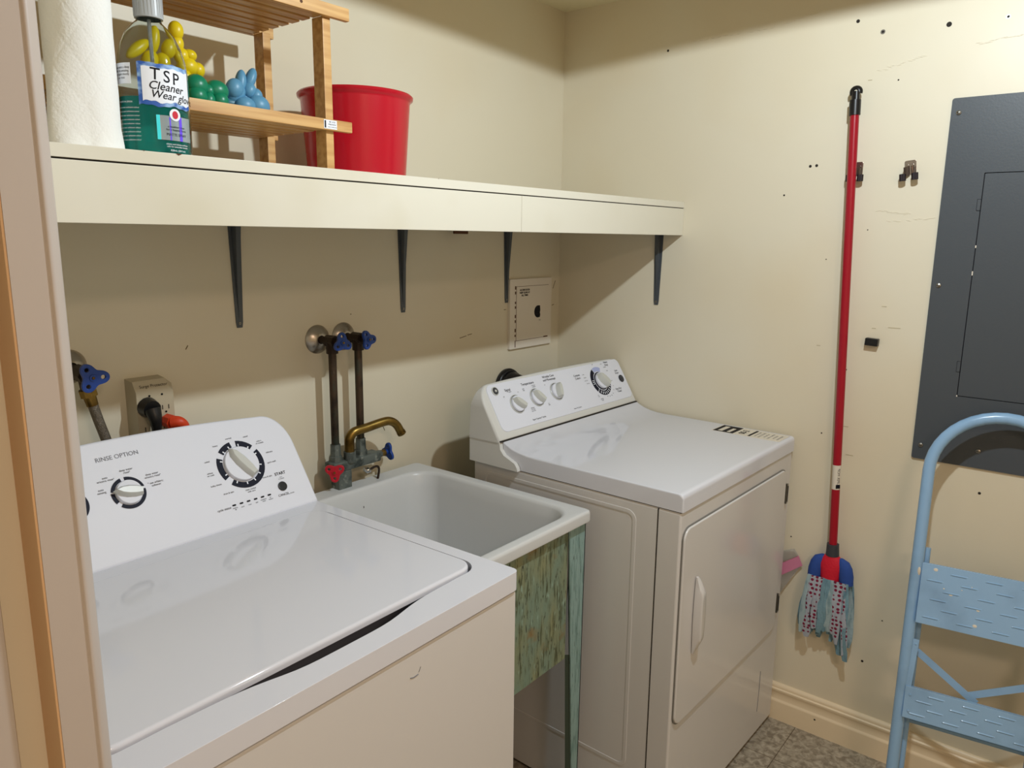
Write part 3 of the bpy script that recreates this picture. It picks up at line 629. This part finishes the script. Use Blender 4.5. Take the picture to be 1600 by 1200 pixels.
q.tube([(-1.490, -.041, 1.124), (-1.490, -.062, 1.122)], [.021, .018], n=16); q.tube(smooth_path([(-1.490, -.062, 1.122), (-1.489, -.070, 1.102), (-1.487, -.068, 1.074), (-1.483, -.066, 1.045)], 5), [.0165-.0008*i for i in range(16)], n=12); q.tube(smooth_path([(-1.483, -.066, 1.05), (-1.482, -.070, .99), (-1.480, -.072, .90), (-1.482, -.072, .75)], 6), .0042, n=8)
tag(q.emit('power_plug', 'black_plastic'), 'black power plug in the left column of the surge protector', 'plug', 'plugs in the surge protector')
q = B()
q.tube([(-1.452, -.041, 1.090), (-1.449, -.060, 1.088)], [.0145, .015], n=8); q.tube(smooth_path([(-1.450, -.058, 1.088), (-1.440, -.068, 1.088), (-1.431, -.070, 1.078), (-1.428, -.070, 1.055), (-1.430, -.068, 1.02)], 5), [.0138-.00035*i for i in range(21)], n=12); q.tube(smooth_path([(-1.430, -.068, 1.03), (-1.435, -.07, .95), (-1.44, -.072, .78)], 5), .0045, n=8)
tag(q.emit('power_plug', 'plug_orange'), 'orange right-angle power plug in the right column of the surge protector', 'plug', 'plugs in the surge protector')

# white hatch cover in the corner of the back wall
hb = thing('breaker_cover', 'white metal access cover with a black pull hole, on the back wall by the corner', 'access cover', (-.171, 0, 1.1075))
q = B(); M = frame((0, 0, 0), (1, 0, 0), (0, 0, 1))
q.prism(rrect(-.1145, .1140, 0, .2295, .003, 3), 0, .010, bev=.002, M=M); q.emit('plate', 'breaker_white', hb)
q = B()
q.box(-.083, -.0815, .026, .205, .0095, .0105, M=M); q.box(-.083, .095, .2042, .2052, .0095, .0105, M=M); q.box(-.083, .095, .026, .0272, .0095, .0105, M=M)
for i in range(12):
    z = .025+.0155*i; q.box(-.0895, -.0845, z, z+.009+random.uniform(-.003, .003), .0095, .0106, M=M) if i % 3 else None
q.box(-.0880, -.0850, .006, .028, .0095, .0108, M=M); q.box(.070, .093, .0255, .0295, .0095, .0108, M=M)
q.emit('hinge_line', 'rust_mark', hb)
q = B(); P = [(.036+.0200*math.cos(a), .1165+.0205*math.sin(a)) for a in [PI/2+PI*i/16 for i in range(17)]]+[(.047, .097), (.049, .105), (.047, .112), (.049, .121), (.047, .1365)]
q.prism(P, .0095, .0108, M=M); q.emit('pull_hole', 'print_black', hb)
q = B()
for i, s_ in enumerate(('ACCESS DOOR', 'KEEP CLEAR AT', 'ALL TIMES')): q.text(s_, .0078, frame((-.038, -.0106, .1925-.0088*i), (1, 0, 0), (0, 0, 1)), 0, bold=.0003)
q.text('PULL', .0055, frame((.048, -.0106, .087), (1, 0, 0), (0, 0, 1)), 0); q.emit('lettering', 'print_black', hb)

# ================================================================= ELECTRICAL PANEL
ep = thing('electrical_panel', 'dark grey metal breaker panel on the right wall above the step stool', 'electrical panel', (0, -1.166, .905))
M = frame((0, 0, 0), (0, -1, 0), (0, 0, 1))     # local x -> -y world, local z -> -x
PW, PH = .362, .910
q = B(); q.prism(rrect(0, PW, 0, PH, .006, 4), 0, .0060, holes=[rrect(.0870, PW-.087, .1790, .7310, .002, 2)], bev=.0018, M=M); q.box(.01, PW-.01, .01, PH-.01, 0, .0022, M=M, mi=1)
q.emit('cover', ['panel_grey', 'print_black'], ep)
q = B(); q.prism(rrect(.0888, PW-.0888, .1808, .7292, .002, 2), .002, .0064, bev=.0008, M=M)
dp = q.emit('panel_door', 'panel_grey', ep)
q = B(); q.box(PW-.115, PW-.097, .44, .47, .0064, .0085, .001, M=M); q.emit('latch', 'black_plastic', dp)
for z in (.655, .255):
    q = B(); q.prism(rrect(.0790, .0880, z-.014, z+.014, .001, 2), .0058, .0066, M=M, mi=1); q.prism(rrect(.0798, .0872, z-.0130, z+.0130, .001, 2), .0060, .0074, bev=.0006, M=M)
    q.emit('hinge', ['panel_grey', 'print_black'], ep)
for x, z in ((.017, .875), (.017, .457), (.019, .038), (PW-.017, .875), (PW-.017, .457), (PW-.017, .038), (.150, .045)):
    q = B(); q.lathe([(.0060, .006), (.0055, .0082), (.003, .0095), (.0001, .0098)], M=M @ Matrix.Translation((x, z, 0)), n=18); q.box(x-.004, x+.004, z-.0006, z+.0006, .0092, .0100, M=M, mi=1)
    q.emit('screw', ['steel_dull', 'print_black'], ep)
q = B()
for x, z, h in ((.0882, .555, .006), (.0880, .490, .010), (.0876, .10+.08, .004)): q.box(x-.0012, x+.0012, z-h/2, z+h/2, .0060, .0069, M=M)
q.emit('paint_chip', 'sticker_white', ep)

# ================================================================= MOP, CLIPS, BLOCK
mo = thing('mop', 'red-handled strip mop hanging head-down on the right wall', 'mop', (-.03, -.998, .30))
GM = lambda v: tuple(Vector(v)-Vector((-.03, -.998, .30)))
top = Vector((-.032, -.9485, 1.795)); bot = Vector((-.032, -.9985, .610))
q = B(); q.tube([GM(top), GM(bot)], .0112, n=20); q.emit('handle', 'mop_red', mo)
d = (top-bot).normalized()
q = B(); q.tube([GM(top-d*.004), GM(top+d*.034)], .0140, n=20)
q.tube([GM(top+d*.030), GM(top+d*.055)], [.0125, .0115], n=20, flat=.8)
R = [GM(top+d*.054+Vector((0, -.0005, 0))+Vector((0, .0105*math.cos(a), .0105*math.sin(a)))) for a in [D2(200)-D2(235)*i/18 for i in range(19)]]
q.tube(R, .0042, n=10, flat=1.6)
q.emit('hang_cap', 'black_plastic', mo)
q = B(); sc = top*.068+bot*.932; pa = bot+d*.245; pb = bot+d*.175
q.tube([GM(pa), GM(pb)], .0115, n=24, cap=False)
q.emit('handle_label', 'sticker_white', mo, label='white printed paper label round the red handle')
q = B()
wrap = lambda v: Vector(v)
for i, s_ in enumerate(('wet', 'mop')): pass
fr = frame(Vector(GM((pa+pb)/2))+Vector((-.0085, -.0078, 0)), d, Vector((.66, -.75, 0)))
q.text('SUPER MOP', .010, fr, 0); q.box(-.031, -.020, -.006, .006, -.0002, .0004, M=fr); q.emit('lettering', 'print_black', mo)
q = B(); q.tube([GM(bot+d*.012), GM(bot-d*.022)], [.0165, .0180], n=20); q.emit('collar', 'mop_dark', mo)
hc = bot-d*.022
# socket and pads
q = B(); q.loft([[GM(hc+Vector((-x_, y_, -z_)))for x_, y_ in circ(0, 0, 1, 20) for x_, y_ in [(x_*a, y_*b)]] for z_, a, b in ((0, .016, .018), (.012, .018, .030), (.026, .020, .036), (.045, .021, .030), (.078, .018, .0265))])
q.emit('socket', 'mop_cap_red', mo)
for s in (1, -1):
    q = B(); q.loft([[GM(hc+Vector((-.001+a*math.cos(t), s*c_+b*math.sin(t), -z_))) for t in [2*PI*i/18 for i in range(18)]] for z_, a, b, c_ in ((.004, .006, .006, .026), (.012, .013, .016, .032), (.028, .017, .019, .038), (.050, .018, .020, .042), (.075, .016, .019, .044))])
    q.emit('pad', 'mop_cap_blue', mo)
random.seed(11)
strips = []
for k in range(33):
    u = (k % 11)/10*2-1; lay = k//11
    strips.append((u+random.uniform(-.06, .06), lay))
for i, (u, lay) in enumerate(strips):
    z0 = -.068; Ln = random.uniform(.150, .205)+.03*(u > .5); x0 = -.018+.016*lay
    y0 = -u*.0 + u*(-1)*.050; y1 = -u*(.062+random.uniform(0, .012))
    wd = random.uniform(.008, .0115); pts_ = []
    ph = random.uniform(0, 6)
    nn = 9; L1 = []; 
    for j in range(nn):
        t = j/(nn-1); yy = y0+(y1-y0)*t**.7+.005*math.sin(ph+6*t)*t; xx = x0+(.006 if lay else -.006)*math.sin(PI*t)*(.6 if lay else 1)+random.uniform(-.0015, .0015)+(.004*t if lay < 2 else 0)
        xx = min(xx, .020); tw = math.sin(ph+5*t)*.75; w2 = wd*(.8+.35*t)*(1 if j < nn-1 else .55)
        cy, cx2 = math.cos(tw), math.sin(tw)*.35
        c = hc+Vector((xx, yy, z0-Ln*t))
        L1.append([GM(c+Vector((-.0012-cx2*w2, -cy*w2, 0))), GM(c+Vector((-.0026, 0, 0))), GM(c+Vector((-.0012+cx2*w2, cy*w2, 0))), GM(c+Vector((.0012+cx2*w2, cy*w2, 0))), GM(c+Vector((.0006, 0, 0))), GM(c+Vector((.0012-cx2*w2, -cy*w2, 0)))])
    q = B(); q.loft(L1)
    dotted = lay == 0 and .35 < abs(u) < .9
    o = q.emit('mop_strip', 'mop_fabric_dotted' if dotted else ('mop_fabric' if (i % 3) else 'mop_fabric_pale'), mo, ang=70)
    if dotted: o['label'] = 'pale strip with crimson dots'

def clip(y, z, label, tilt=0):
    t = thing('tool_clip', label, 'clip', (0, y, z), 0, 'spring tool clips on the right wall')
    t.rotation_euler = (tilt, 0, 0)
    M = frame((0, 0, 0), (0, -1, 0), (0, 0, 1))
    q = B(); q.prism(rrect(-.0135, .0135, -.010, .026, .004, 4), 0, .0014, bev=.0005, M=M); 
    for s in (-1, 1): q.prism(circ(s*.006, .014, .0028, 14), .0014, .0030, bev=.0008, M=M)
    q.emit('plate', 'clip_metal', t)
    q = B()
    for s in (-1, 1):
        P = smooth_path([(s*.002, -.004, .0016), (s*.003, -.004, .006), (s*.0095, -.006, .014), (s*.012, -.008, .022)], 4)
        q.loft([[(p.x, p.y-.010+.002, p.z), (p.x+.0009, p.y-.010+.002, p.z), (p.x+.0009, p.y+.016, p.z), (p.x, p.y+.016, p.z)] for p in P], M=M)
    q.emit('spring_arm', 'clip_metal', t)
    for s in (-1, 1):
        q = B(); P = [(s*.0105+.0072*math.cos(a)*(1+.10*(i % 2)), .0+.0072*math.sin(a)*(1+.10*(i % 2))) for i, a in enumerate([2*PI*i/24 for i in range(24)])]
        q.loft([[(x+s*.0035, zz-.005, yy+.022) for x, yy in P] for zz in (-.0200, -.0030)], M=M)
        q.emit('rubber_roller', 'roller_black', t)
clip(-.960, 1.650, 'metal spring clip with black rollers, gripping the red mop handle')
clip(-1.0885, 1.648, 'empty metal spring clip with black rollers, between the mop and the grey panel', -.10)
q = B(); q.box(-.019, 0, -.0165, .0165, -.010, .010, .002, M=Matrix.Translation((0, -1.041, 1.204)) @ Matrix.Rotation(.05, 4, 'X'))
tag(q.emit('wall_block', 'black_plastic'), 'small black block stuck to the right wall beside the mop handle', 'hook')

# plastic bag behind the dryer
bg = thing('plastic_bag', 'clear zip bag with a pink seal poking out between dryer and wall', 'bag', (-.009, -.865, .47))
q = B(); q.loft([[(x, y_, z_) for x in (-.0015, .0015) for y_, z_ in ()] or [(-.001, -.048, .052), (-.001, -.034, .080), (.001, -.034, .080), (.001, -.048, .052)], [(-.001, .03, -.010), (-.001, .03, .030), (.001, .03, .030), (.001, .03, -.010)]]); q.emit('zip_seal', 'bag_pink', bg)
q = B(); q.loft([[(-.003, -.033, .080), (-.003, -.020, .098), (.002, -.020, .098), (.002, -.033, .080)], [(-.004, .03, .036), (-.004, .03, .075), (.002, .03, .075), (.002, .03, .036)]]); q.loft([[(-.003, -.032, .030), (-.003, -.046, .052), (.002, -.046, .052), (.002, -.032, .030)], [(-.004, .03, -.09), (-.004, .03, -.012), (.002, .03, -.012), (.002, .03, -.09)]]); q.emit('bag_film', 'bag_clear', bg)

# ================================================================= STEP STOOL
c8, s8 = math.cos(D2(8)), math.sin(D2(8))
wd_ = Vector((s8, -c8, 0)); up_ = Vector((.17377452, .02442242, .98448259)); nf_ = wd_.cross(up_)   # points away from the wall?
if nf_.x > 0: nf_ = -nf_
st = thing('step_ladder', 'folded light-blue painted step stool leaning on the wall under the grey panel', 'ladder', (-.28, -1.15, 0))
def LD(u, v, n_=0): return tuple(wd_*u+up_*v+nf_*n_)
v0 = .0155
path = [(.100, v0), (.100, .92)]+[(.25-.15*math.cos(PI*i/20), .92+.15*math.sin(PI*i/20)) for i in range(1, 20)]+[(.400, .92), (.400, v0)]
q = B(); q.tube([LD(*p) for p in path], .0142, n=18); q.emit('front_frame', 'ladder_blue', st)
for u in (.100, .400):
    q = B(); q.tube([LD(u, .016), LD(u, .050)], .0165, n=16); q.emit('rubber_foot', 'mop_dark', st)
q = B()
for u in (.118, .382): q.tube([LD(u, .030, -.040), LD(u, .72, -.034)], .0085, n=12)
q.tube([LD(.118, .27, -.040), LD(.382, .27, -.040)], .007, n=10)
q.emit('rear_frame', 'ladder_blue', st)
def flatbar(q, a, b, w, t, n0, n1):
    a = Vector(a); b = Vector(b); d_ = (b-a).normalized(); s_ = Vector((-d_.y, d_.x, 0))*w/2
    q.loft([[LD(p.x+k.x, p.y+k.y, n_) for k, n_ in ((s_, nn), (-s_, nn), (-s_, nn+t), (s_, nn+t))] for p, nn in ((a, n0), (b, n1))])
for a, b in (((.122, .455, 0), (.262, .362, 0)), ((.378, .440, 0), (.238, .372, 0))):
    q = B(); flatbar(q, a, b, .017, .002, -.026 if a[0] < .2 else -.029, -.026 if a[0] < .2 else -.029); q.emit('cross_brace', 'ladder_blue', st)
for u in (.119, .381):
    q = B(); flatbar(q, (u, .492, 0), (u-.006*(1 if u < .2 else -1), .360, 0), .013, .002, .004, .010); q.lathe([(.003, 0), (.002, .002), (.0001, .0024)], M=frame(LD(u, .480, .006), wd_, up_), n=10); q.emit('folding_link', 'ladder_blue', st)
def tread(v0_, v1_, u0, u1, n0, n1, rows, nm='tread'):
    q = B()
    a = Vector(LD(u0, v0_, n0)); ex = wd_; ey = (Vector(LD(u0, v1_, n1))-a); H = ey.length; ey.normalize(); M = frame(a, ex, ey)
    if (M.to_3x3() @ Vector((0, 0, 1))).x > 0: M = M @ Matrix.Scale(-1, 4, (0, 0, 1))
    Wd = u1-u0
    q.prism([(0, 0), (Wd, 0), (Wd, H), (0, H)], 0, .0022, bev=.0007, M=M)
    q.box(0, Wd, -.0005, .0018, -.014, .002, M=M); q.box(0, Wd, H-.0018, H+.0005, -.014, .002, M=M)
    q.box(0, .0018, 0, H, -.010, .002, M=M); q.box(Wd-.0018, Wd, 0, H, -.010, .002, M=M)
    for r_ in range(rows):
        y = H*(r_+.75)/(rows+.5); x = .012+(.038 if r_ % 2 else 0)
        if r_ % 3 == 2: x += .012
        while x+.038 < Wd-.006:
            q.loft([[(x, y-.0026, .0021), (x+.005, y-.0026, .0021), (x+.033, y-.0026, .0021), (x+.038, y-.0026, .0021)], [(x, y, .0021), (x+.006, y, .0044), (x+.032, y, .0044), (x+.038, y, .0021)], [(x, y+.0026, .0021), (x+.005, y+.0026, .0021), (x+.033, y+.0026, .0021), (x+.038, y+.0026, .0021)]], M=M); x += .074
    return q.emit(nm, 'ladder_blue', st), M
t1, M1_ = tread(.540, .688, .112, .388, .022, .006, 6)
t2, M2_ = tread(.295, .372, .108, .392, .018, .012, 4)
q = B()
for x, y in ((.012, .018), (.012, .058)): B().lathe([(.003, .002), (.0024, .0042), (.0001, .0046)], M=M2_ @ Matrix.Translation((x, y, 0)), n=12).emit('rivet', 'ladder_blue', t2)
for x, y, r in ((.068, .084, .0042), (.030, .137, .0050), (.125, .022, .0048), (.052, .095, .0020), (.090, .100, .0015), (.128, .060, .0035), (.110, .112, .0014)): B().ball((x, y, .0023), (r, r*.8, .0006), M=M1_, sub=2).emit('paint_chip', 'sticker_white', t1)
q = B(); q.ball(LD(.100+.006, .665, .0125), (.003, .004, .012), sub=2); q.emit('paint_chip', 'sticker_white', st)

# ================================================================= THINGS ON THE SHELF
SZT = 1.4819+.1004+.0003
# pine rack
RX1, RY0, RY1 = -1.230, -.345, -.110; RX0 = -1.90
rk = thing('slatted_rack', 'small two-tier pine slatted rack standing on the long shelf', 'rack', (RX0, RY1, SZT))
GR = (-RX0, -RY1, -SZT)
def rb(q, x0, x1, y0, y1, z0, z1, bev=.0012): q.box(x0-RX0, x1-RX0, y0-RY1, y1-RY1, z0-SZT, z1-SZT, bev)
for x in (RX0+.01, RX1-.018):
    for y in (RY0+.0118, RY1-.0322):
        q = B(); rb(q, x, x+.018, y, y+.032, SZT, 1.868, .0015); q.emit('post', 'pine', rk)
for zb, zt, nm in ((1.6655, 1.6845, 'mid_tier'), (1.8670, 1.8890, 'top_tier')):
    q = B(); rb(q, RX0-.03, RX1+.036, RY0, RY0+.0115, zb-.001, zt, .0015); q.emit('rail', 'pine', rk)
    q = B(); rb(q, RX0-.03, RX1+.030, RY1, RY1+.012, zb, zt, .0015); q.emit('rail', 'pine', rk)
    n = 7
    for i in range(n):
        y = RY0+.014+(RY1-RY0-.040)*i/(n-1)
        q = B(); rb(q, RX0, RX1-.019, y, y+.023, zb+.000, zb+.010, .0008); q.emit('slat', 'pine', rk)
    for x in (RX0+.004, RX1-.040):
        q = B(); rb(q, x, x+.012, RY0+.0115, RY1, zb+.010, zt-.003, .0008); q.emit('crossbar', 'pine', rk)
q = B(); q.box(-1.262-RX0, -1.232-RX0, RY0-.0008-RY1, RY0-RY1, 1.6665-SZT, 1.6825-SZT, mi=0)
M = frame((-1.2565-RX0, RY0-.0010-RY1, 1.6745-SZT), (1, 0, 0), (0, 0, 1))
q.box(-.004, -.001, -.0065, .0065, 0, .0003, M=M, mi=1)
for i in range(3): q.text(('001 10 25', 'PINE RACK', 'made of solid wood')[i], (.0036, .0036, .0026)[i], frame((-1.243-RX0, RY0-.0011-RY1, 1.6790-.0045*i-SZT), (1, 0, 0), (0, 0, 1)), 1)
q.emit('price_tag', ['label_white', 'print_black'], rk, label='small white printed sticker on the middle rail')
q = B(); q.ball((-1.247-.055-RX0, RY0-RY1, 1.8780-SZT), (.0032, .0004, .0032), sub=2); q.emit('wood_knot', 'rust_mark', rk)
# balloons on the middle tier
def balloons(nm, mat_, label, L_, dark=(), grow=1.0):
    q = B()
    for i, (c, r, rx) in enumerate(L_):
        r = [k*grow for k in r]
        q.ball(c, r, sub=3, rot=Matrix.Rotation(rx, 3, 'Y'), mi=1 if i in dark else 0)
    return tag(q.emit(nm, [mat_, 'balloon_dark']), label, 'balloon', 'twisted balloons on the pine rack')
by = -.245
ZT = 1.6815
balloons('twisted_balloon', 'balloon_yellow', 'yellow twisted balloon chain at the left of the rack, behind the bottle', [
    ((-1.555, by, 1.765), (.010, .010, .026), .9), ((-1.525, by, 1.785), (.010, .010, .024), .2), ((-1.512, by, 1.752), (.013, .013, .015), 0), ((-1.486, by, 1.806), (.0125, .0125, .016), 0),
    ((-1.500, by, 1.720), (.018, .018, .020), 0), ((-1.468, by, 1.752), (.017, .015, .0155), 0), ((-1.464, by, 1.771), (.0120, .012, .010), 0), ((-1.446, by+.01, 1.751), (.0130, .013, .0135), .3), ((-1.478, by-.004, 1.734), (.0125, .012, .011), 0), ((-1.505, by, 1.698), (.018, .018, .0158), 0), ((-1.500, by-.003, 1.775), (.013, .012, .018), .5), ((-1.485, by, 1.786), (.011, .010, .014), .1), ((-1.535, by, 1.750), (.014, .012, .018), .5), ((-1.478, by, 1.768), (.012, .011, .013), .3), ((-1.53, by, 1.715), (.018, .016, .024), .2)])
balloons('twisted_balloon', 'balloon_green', 'green twisted balloon chain in the middle of the pine rack', [
    ((-1.472, by-.030, 1.717), (.020, .018, .019), 0), ((-1.475, by-.034, 1.6995), (.0175, .017, .0175), 0), ((-1.433, by-.026, 1.7150), (.0215, .018, .0180), 0), ((-1.432, by-.034, 1.6975), (.0150, .014, .0155), 0), ((-1.454, by-.036, 1.6955), (.0110, .010, .0135), .2), ((-1.450, by-.028, 1.712), (.012, .012, .012), 0)])
balloons('twisted_balloon', 'balloon_blue', 'grey-blue twisted balloon animal with two raised lobes at the right of the rack', [
    ((-1.413, by, 1.716), (.012, .012, .017), .2), ((-1.398, by+.008, 1.718), (.018, .012, .013), 0), ((-1.385, by+.004, 1.703), (.022, .012, .010), 0), ((-1.380, by, 1.722), (.0165, .014, .020), .5), ((-1.366, by+.004, 1.742), (.0095, .010, .022), .15), ((-1.345, by+.004, 1.752), (.0090, .010, .020), .4),
    ((-1.368, by-.010, 1.700), (.0185, .015, .0155), 0), ((-1.358, by+.006, 1.716), (.010, .010, .012), 0), ((-1.338, by-.008, 1.7035), (.0200, .016, .0185), .3), ((-1.396, by-.014, 1.6905), (.014, .010, .0085), 0), ((-1.326, by-.010, 1.6885), (.0110, .010, .0068), 0), ((-1.352, by, 1.730), (.012, .012, .014), .3), ((-1.385, by-.006, 1.728), (.015, .013, .017), .3), ((-1.340, by-.002, 1.722), (.012, .012, .013), 0), ((-1.352, by-.004, 1.697), (.014, .012, .012), 0)], dark=(1, 2), grow=1.08)

# red bucket
q = B()
q.lathe([(.0001, .004), (.101, .004), (.1035, 0), (.106, .003), (.1180, .172), (.1200, .176), (.1245, .1795), (.1255, .1850), (.1225, .1885), (.1180, .1870), (.1165, .180), (.1150, .172), (.1040, .008), (.098, .0065), (.0001, .0065)], n=64)
o = q.emit('bucket', 'bucket_red', ang=50); o.location = (-1.0500, -.185, SZT)
tag(o, 'glossy red plastic bucket with rolled rim on the shelf behind the pine rack', 'bucket')

# paper towel roll
q = B(); loops = []; NR = 200; NZ = 170
def quilt(a, z):
    u = a*.043/.034; v = z/.052; d = 1
    for g in (u+v, u-v):
        k = abs((g % 1)-.5); d = min(d, k)
    dots = .5+.5*math.sin(z*2*PI/.0042)
    return -.0006*max(0, 1-d/.055)*dots+.00025*min(1, d/.4)
for j in range(NZ):
    z = .275*j/(NZ-1); L_ = []
    for i in range(NR):
        a = 2*PI*i/NR; r = .0432+quilt(a, z)+.0003*math.sin(a*3+z*40)
        da = (a-D2(205)+PI) % (2*PI)-PI          # a loose sheet flaring at the lower left front
        k = max(0, 1-abs(da)/.9)*max(0, 1-z/.16); r += .018*k*k*(3-2*k)
        da2 = (a-D2(-25)+PI) % (2*PI)-PI
        k2 = max(0, 1-abs(da2)/.5)*max(0, 1-z/.03); r += .004*k2
        L_.append((r*math.cos(a), r*math.sin(a), z))
    loops.append(L_)
loops += [[(.018*math.cos(2*PI*i/NR), .018*math.sin(2*PI*i/NR), .275) for i in range(NR)], [(.018*math.cos(2*PI*i/NR), .018*math.sin(2*PI*i/NR), .2) for i in range(NR)]]
q.loft(loops)
pt = q.emit('paper_towel_roll', 'paper', ang=60, wn=False); pt.location = (-1.709, -.398, SZT)
tag(pt, 'white quilted paper towel roll standing on the left end of the shelf', 'paper towel roll')
# cleaner bottle
BXc, BYc = -1.611, -.402
bt = thing('cleaner_bottle', 'clear bottle of teal cleaner with handwritten TSP label, at the shelf front edge', 'bottle', (BXc, BYc, SZT))
prof = [(.0470, 0), (.0492, .004), (.0497, .012), (.0497, .100), (.0492, .118), (.0470, .136), (.0425, .152), (.0350, .168), (.0250, .180), (.0185, .186), (.0165, .190), (.0160, .198)]
fl = .80
def oval(r, z): return [(r*math.cos(2*PI*i/48), r*fl*math.sin(2*PI*i/48), z) for i in range(48)]
q = B(); q.loft([oval(.0001, .0008)]+[oval(r, z) for r, z in prof]+[oval(r-.0012, z) for r, z in prof[::-1][:-1]]+[oval(.0455, .0015)], cap0=False); q.emit('bottle_body', 'bottle_clear', bt, ang=60)
q = B(); q.loft([oval(r-.0016, z+.0016) for r, z in prof[:3]]+[oval(.0481, .055), oval(.0481, .078)]); q.emit('cleaning_liquid', 'liquid_teal', bt, ang=50)
q = B(); q.lathe([(.0165, .190), (.0192, .1905), (.0197, .193), (.0192, .222), (.0165, .226), (.0100, .228), (.0090, .245), (.0001, .246)], n=32)
for i in range(28): 
    a = 2*PI*i/28; q.box(-.0005, .0005, -.0008, .0002, .193, .221, M=Matrix.Rotation(a, 4, 'Z') @ Matrix.Translation((0, .0197, 0)))
q.box(-.012, .032, -.011, .011, .244, .262, .004); q.emit('pump_collar', 'pump_grey', bt)
q = B(); q.tube([(0, 0, .19), (.002, 0, .012)], .0028, n=8); q.emit('dip_tube', 'pump_grey', bt)
def wrapf(az0, off):
    R0 = .0497
    def f(co):   # co.x = arc length, co.y = height
        a = az0+co.x/R0; r = R0+off+co.z
        zz = co.y
        rad = r if zz < .1 else r-(.0005 if zz < .118 else .0005)
        return Vector((rad*math.cos(a), (rad)*fl*math.sin(a), zz))
    return f
def patch(q, az0, x0, x1, z0, z1, off, mi=0, wav=0, n=26):
    f = wrapf(az0, off); a = []; b = []
    for i in range(n+1):
        x = x0+(x1-x0)*i/n; dz = wav*math.sin(i*1.3)*.6+wav*math.sin(i*.5)
        a.append((x, z0+dz)); b.append((x, z1+dz*.6))
    q.loft([[tuple(f(Vector((x, z, k)))) for k in (0, .0003)][:1] + [tuple(f(Vector((b[i][0], b[i][1], 0)))), tuple(f(Vector((b[i][0], b[i][1], .0003)))), tuple(f(Vector((x, z, .0003))))] for i, (x, z) in enumerate(a)], mi=mi)
AZ = D2(-90)
q = B(); patch(q, AZ, -.041, .041, .0660, .1240, .0003, 0, .0012); patch(q, AZ, -.035, .040, .0715, .1180, .0007, 1, .0015)
f = wrapf(AZ, .0012)
for ch, xx, zz in (('T', -.0165, .1085), ('S', -.0005, .1065), ('P', .0135, .1050)): q.text(ch, .0230, Matrix.Translation((xx, zz, 0)) @ Matrix.Rotation(-.06, 4, 'Z'), 2, bold=.0002, warp=f)
q.text('Cleaner', .0160, Matrix.Translation((-.001, .0925, 0)) @ Matrix.Rotation(-.05, 4, 'Z'), 2, shear=.25, bold=.0001, warp=f)
q.text('Wear gloves', .0150, Matrix.Translation((.014, .0800, 0)) @ Matrix.Rotation(-.05, 4, 'Z'), 2, shear=.25, bold=.0001, warp=f)
q.emit('handwritten_label', ['tape_blue', 'label_white', 'print_black'], bt, label='blue-edged white label reading TSP Cleaner Wear gloves')
q = B(); patch(q, AZ, -.018, .038, .020, .054, .0003, 0); patch(q, AZ, -.019, -.014, .020, .054, .0006, 2); patch(q, AZ, -.001, .001, .020, .052, .0006, 1); patch(q, AZ, .014, .019, .020, .054, .0006, 1)
f = wrapf(AZ, .001)
q.text('a healthier clean\nfor a happier home', .0042, Matrix.Translation((.010, .037, 0)), 3, warp=f); q.text('MATTE SPRAY', .0052, Matrix.Translation((.010, .028, 0)), 3, warp=f)
q.emit('foil_label', ['holo', 'holo_violet', 'holo_cyan', 'print_black'], bt)
q = B(); f = wrapf(AZ, .0012)
t = [(.008+.0085*math.cos(2*PI*i/24), .056+.0085*math.sin(2*PI*i/24)) for i in range(24)]
bmv = [tuple(f(Vector((x, y, 0)))) for x, y in t]; bmv2 = [tuple(f(Vector((x, y, .0004)))) for x, y in t]; q.loft([bmv, bmv2], mi=0)
t = [(.008+.0045*math.cos(2*PI*i/16), .056+.0055*math.sin(2*PI*i/16)) for i in range(16)]; q.loft([[tuple(f(Vector((x, y, .0004)))) for x, y in t], [tuple(f(Vector((x, y, .0007)))) for x, y in t]], mi=1)
q.text('cleans and shines surfaces\nsafe for everyday messes', .0034, Matrix.Translation((.010, .0130, 0)), 0, warp=f); q.text('828mL (28 fl oz)', .0036, Matrix.Translation((.010, .0060, 0)), 0, warp=f)
q.emit('round_badge', ['label_white', 'mop_cap_red'], bt)
q = B(); AZ2 = D2(-165); patch(q, AZ2, -.024, .014, .094, .122, .0004, 0); f = wrapf(AZ2, .0012)
q.text('if you want a deep\nclean be amazing\njust squirt mostly\nno rinse', .0046, Matrix.Translation((-.004, .109, 0)), 1, warp=f)
q.text('recycle me please', .0040, Matrix.Translation((.0, .070, 0)), 0, warp=f)
for i in range(9): q.text('ingredients water surfactants colour', .0030, Matrix.Translation((.002, .062-.0055*i, 0)), 0, warp=f)
q.emit('back_label', ['label_white', 'print_black'], bt)

# ================================================================= CEILING LIGHT (above the frame)
cl = thing('ceiling_light', 'round white ceiling light fixture above the laundry floor', 'light fixture', (LX, LY, ZC))
q = B(); q.lathe([(.12, 0), (.125, -.004), (.12, -.018), (.0001, -.018)], n=48); q.emit('base', 'lamp_base', cl)
q = B(); q.lathe([(.10, -.0182), (.095, -.022), (.0001, -.024)], n=48); q.emit('diffuser', 'lamp_glass', cl)
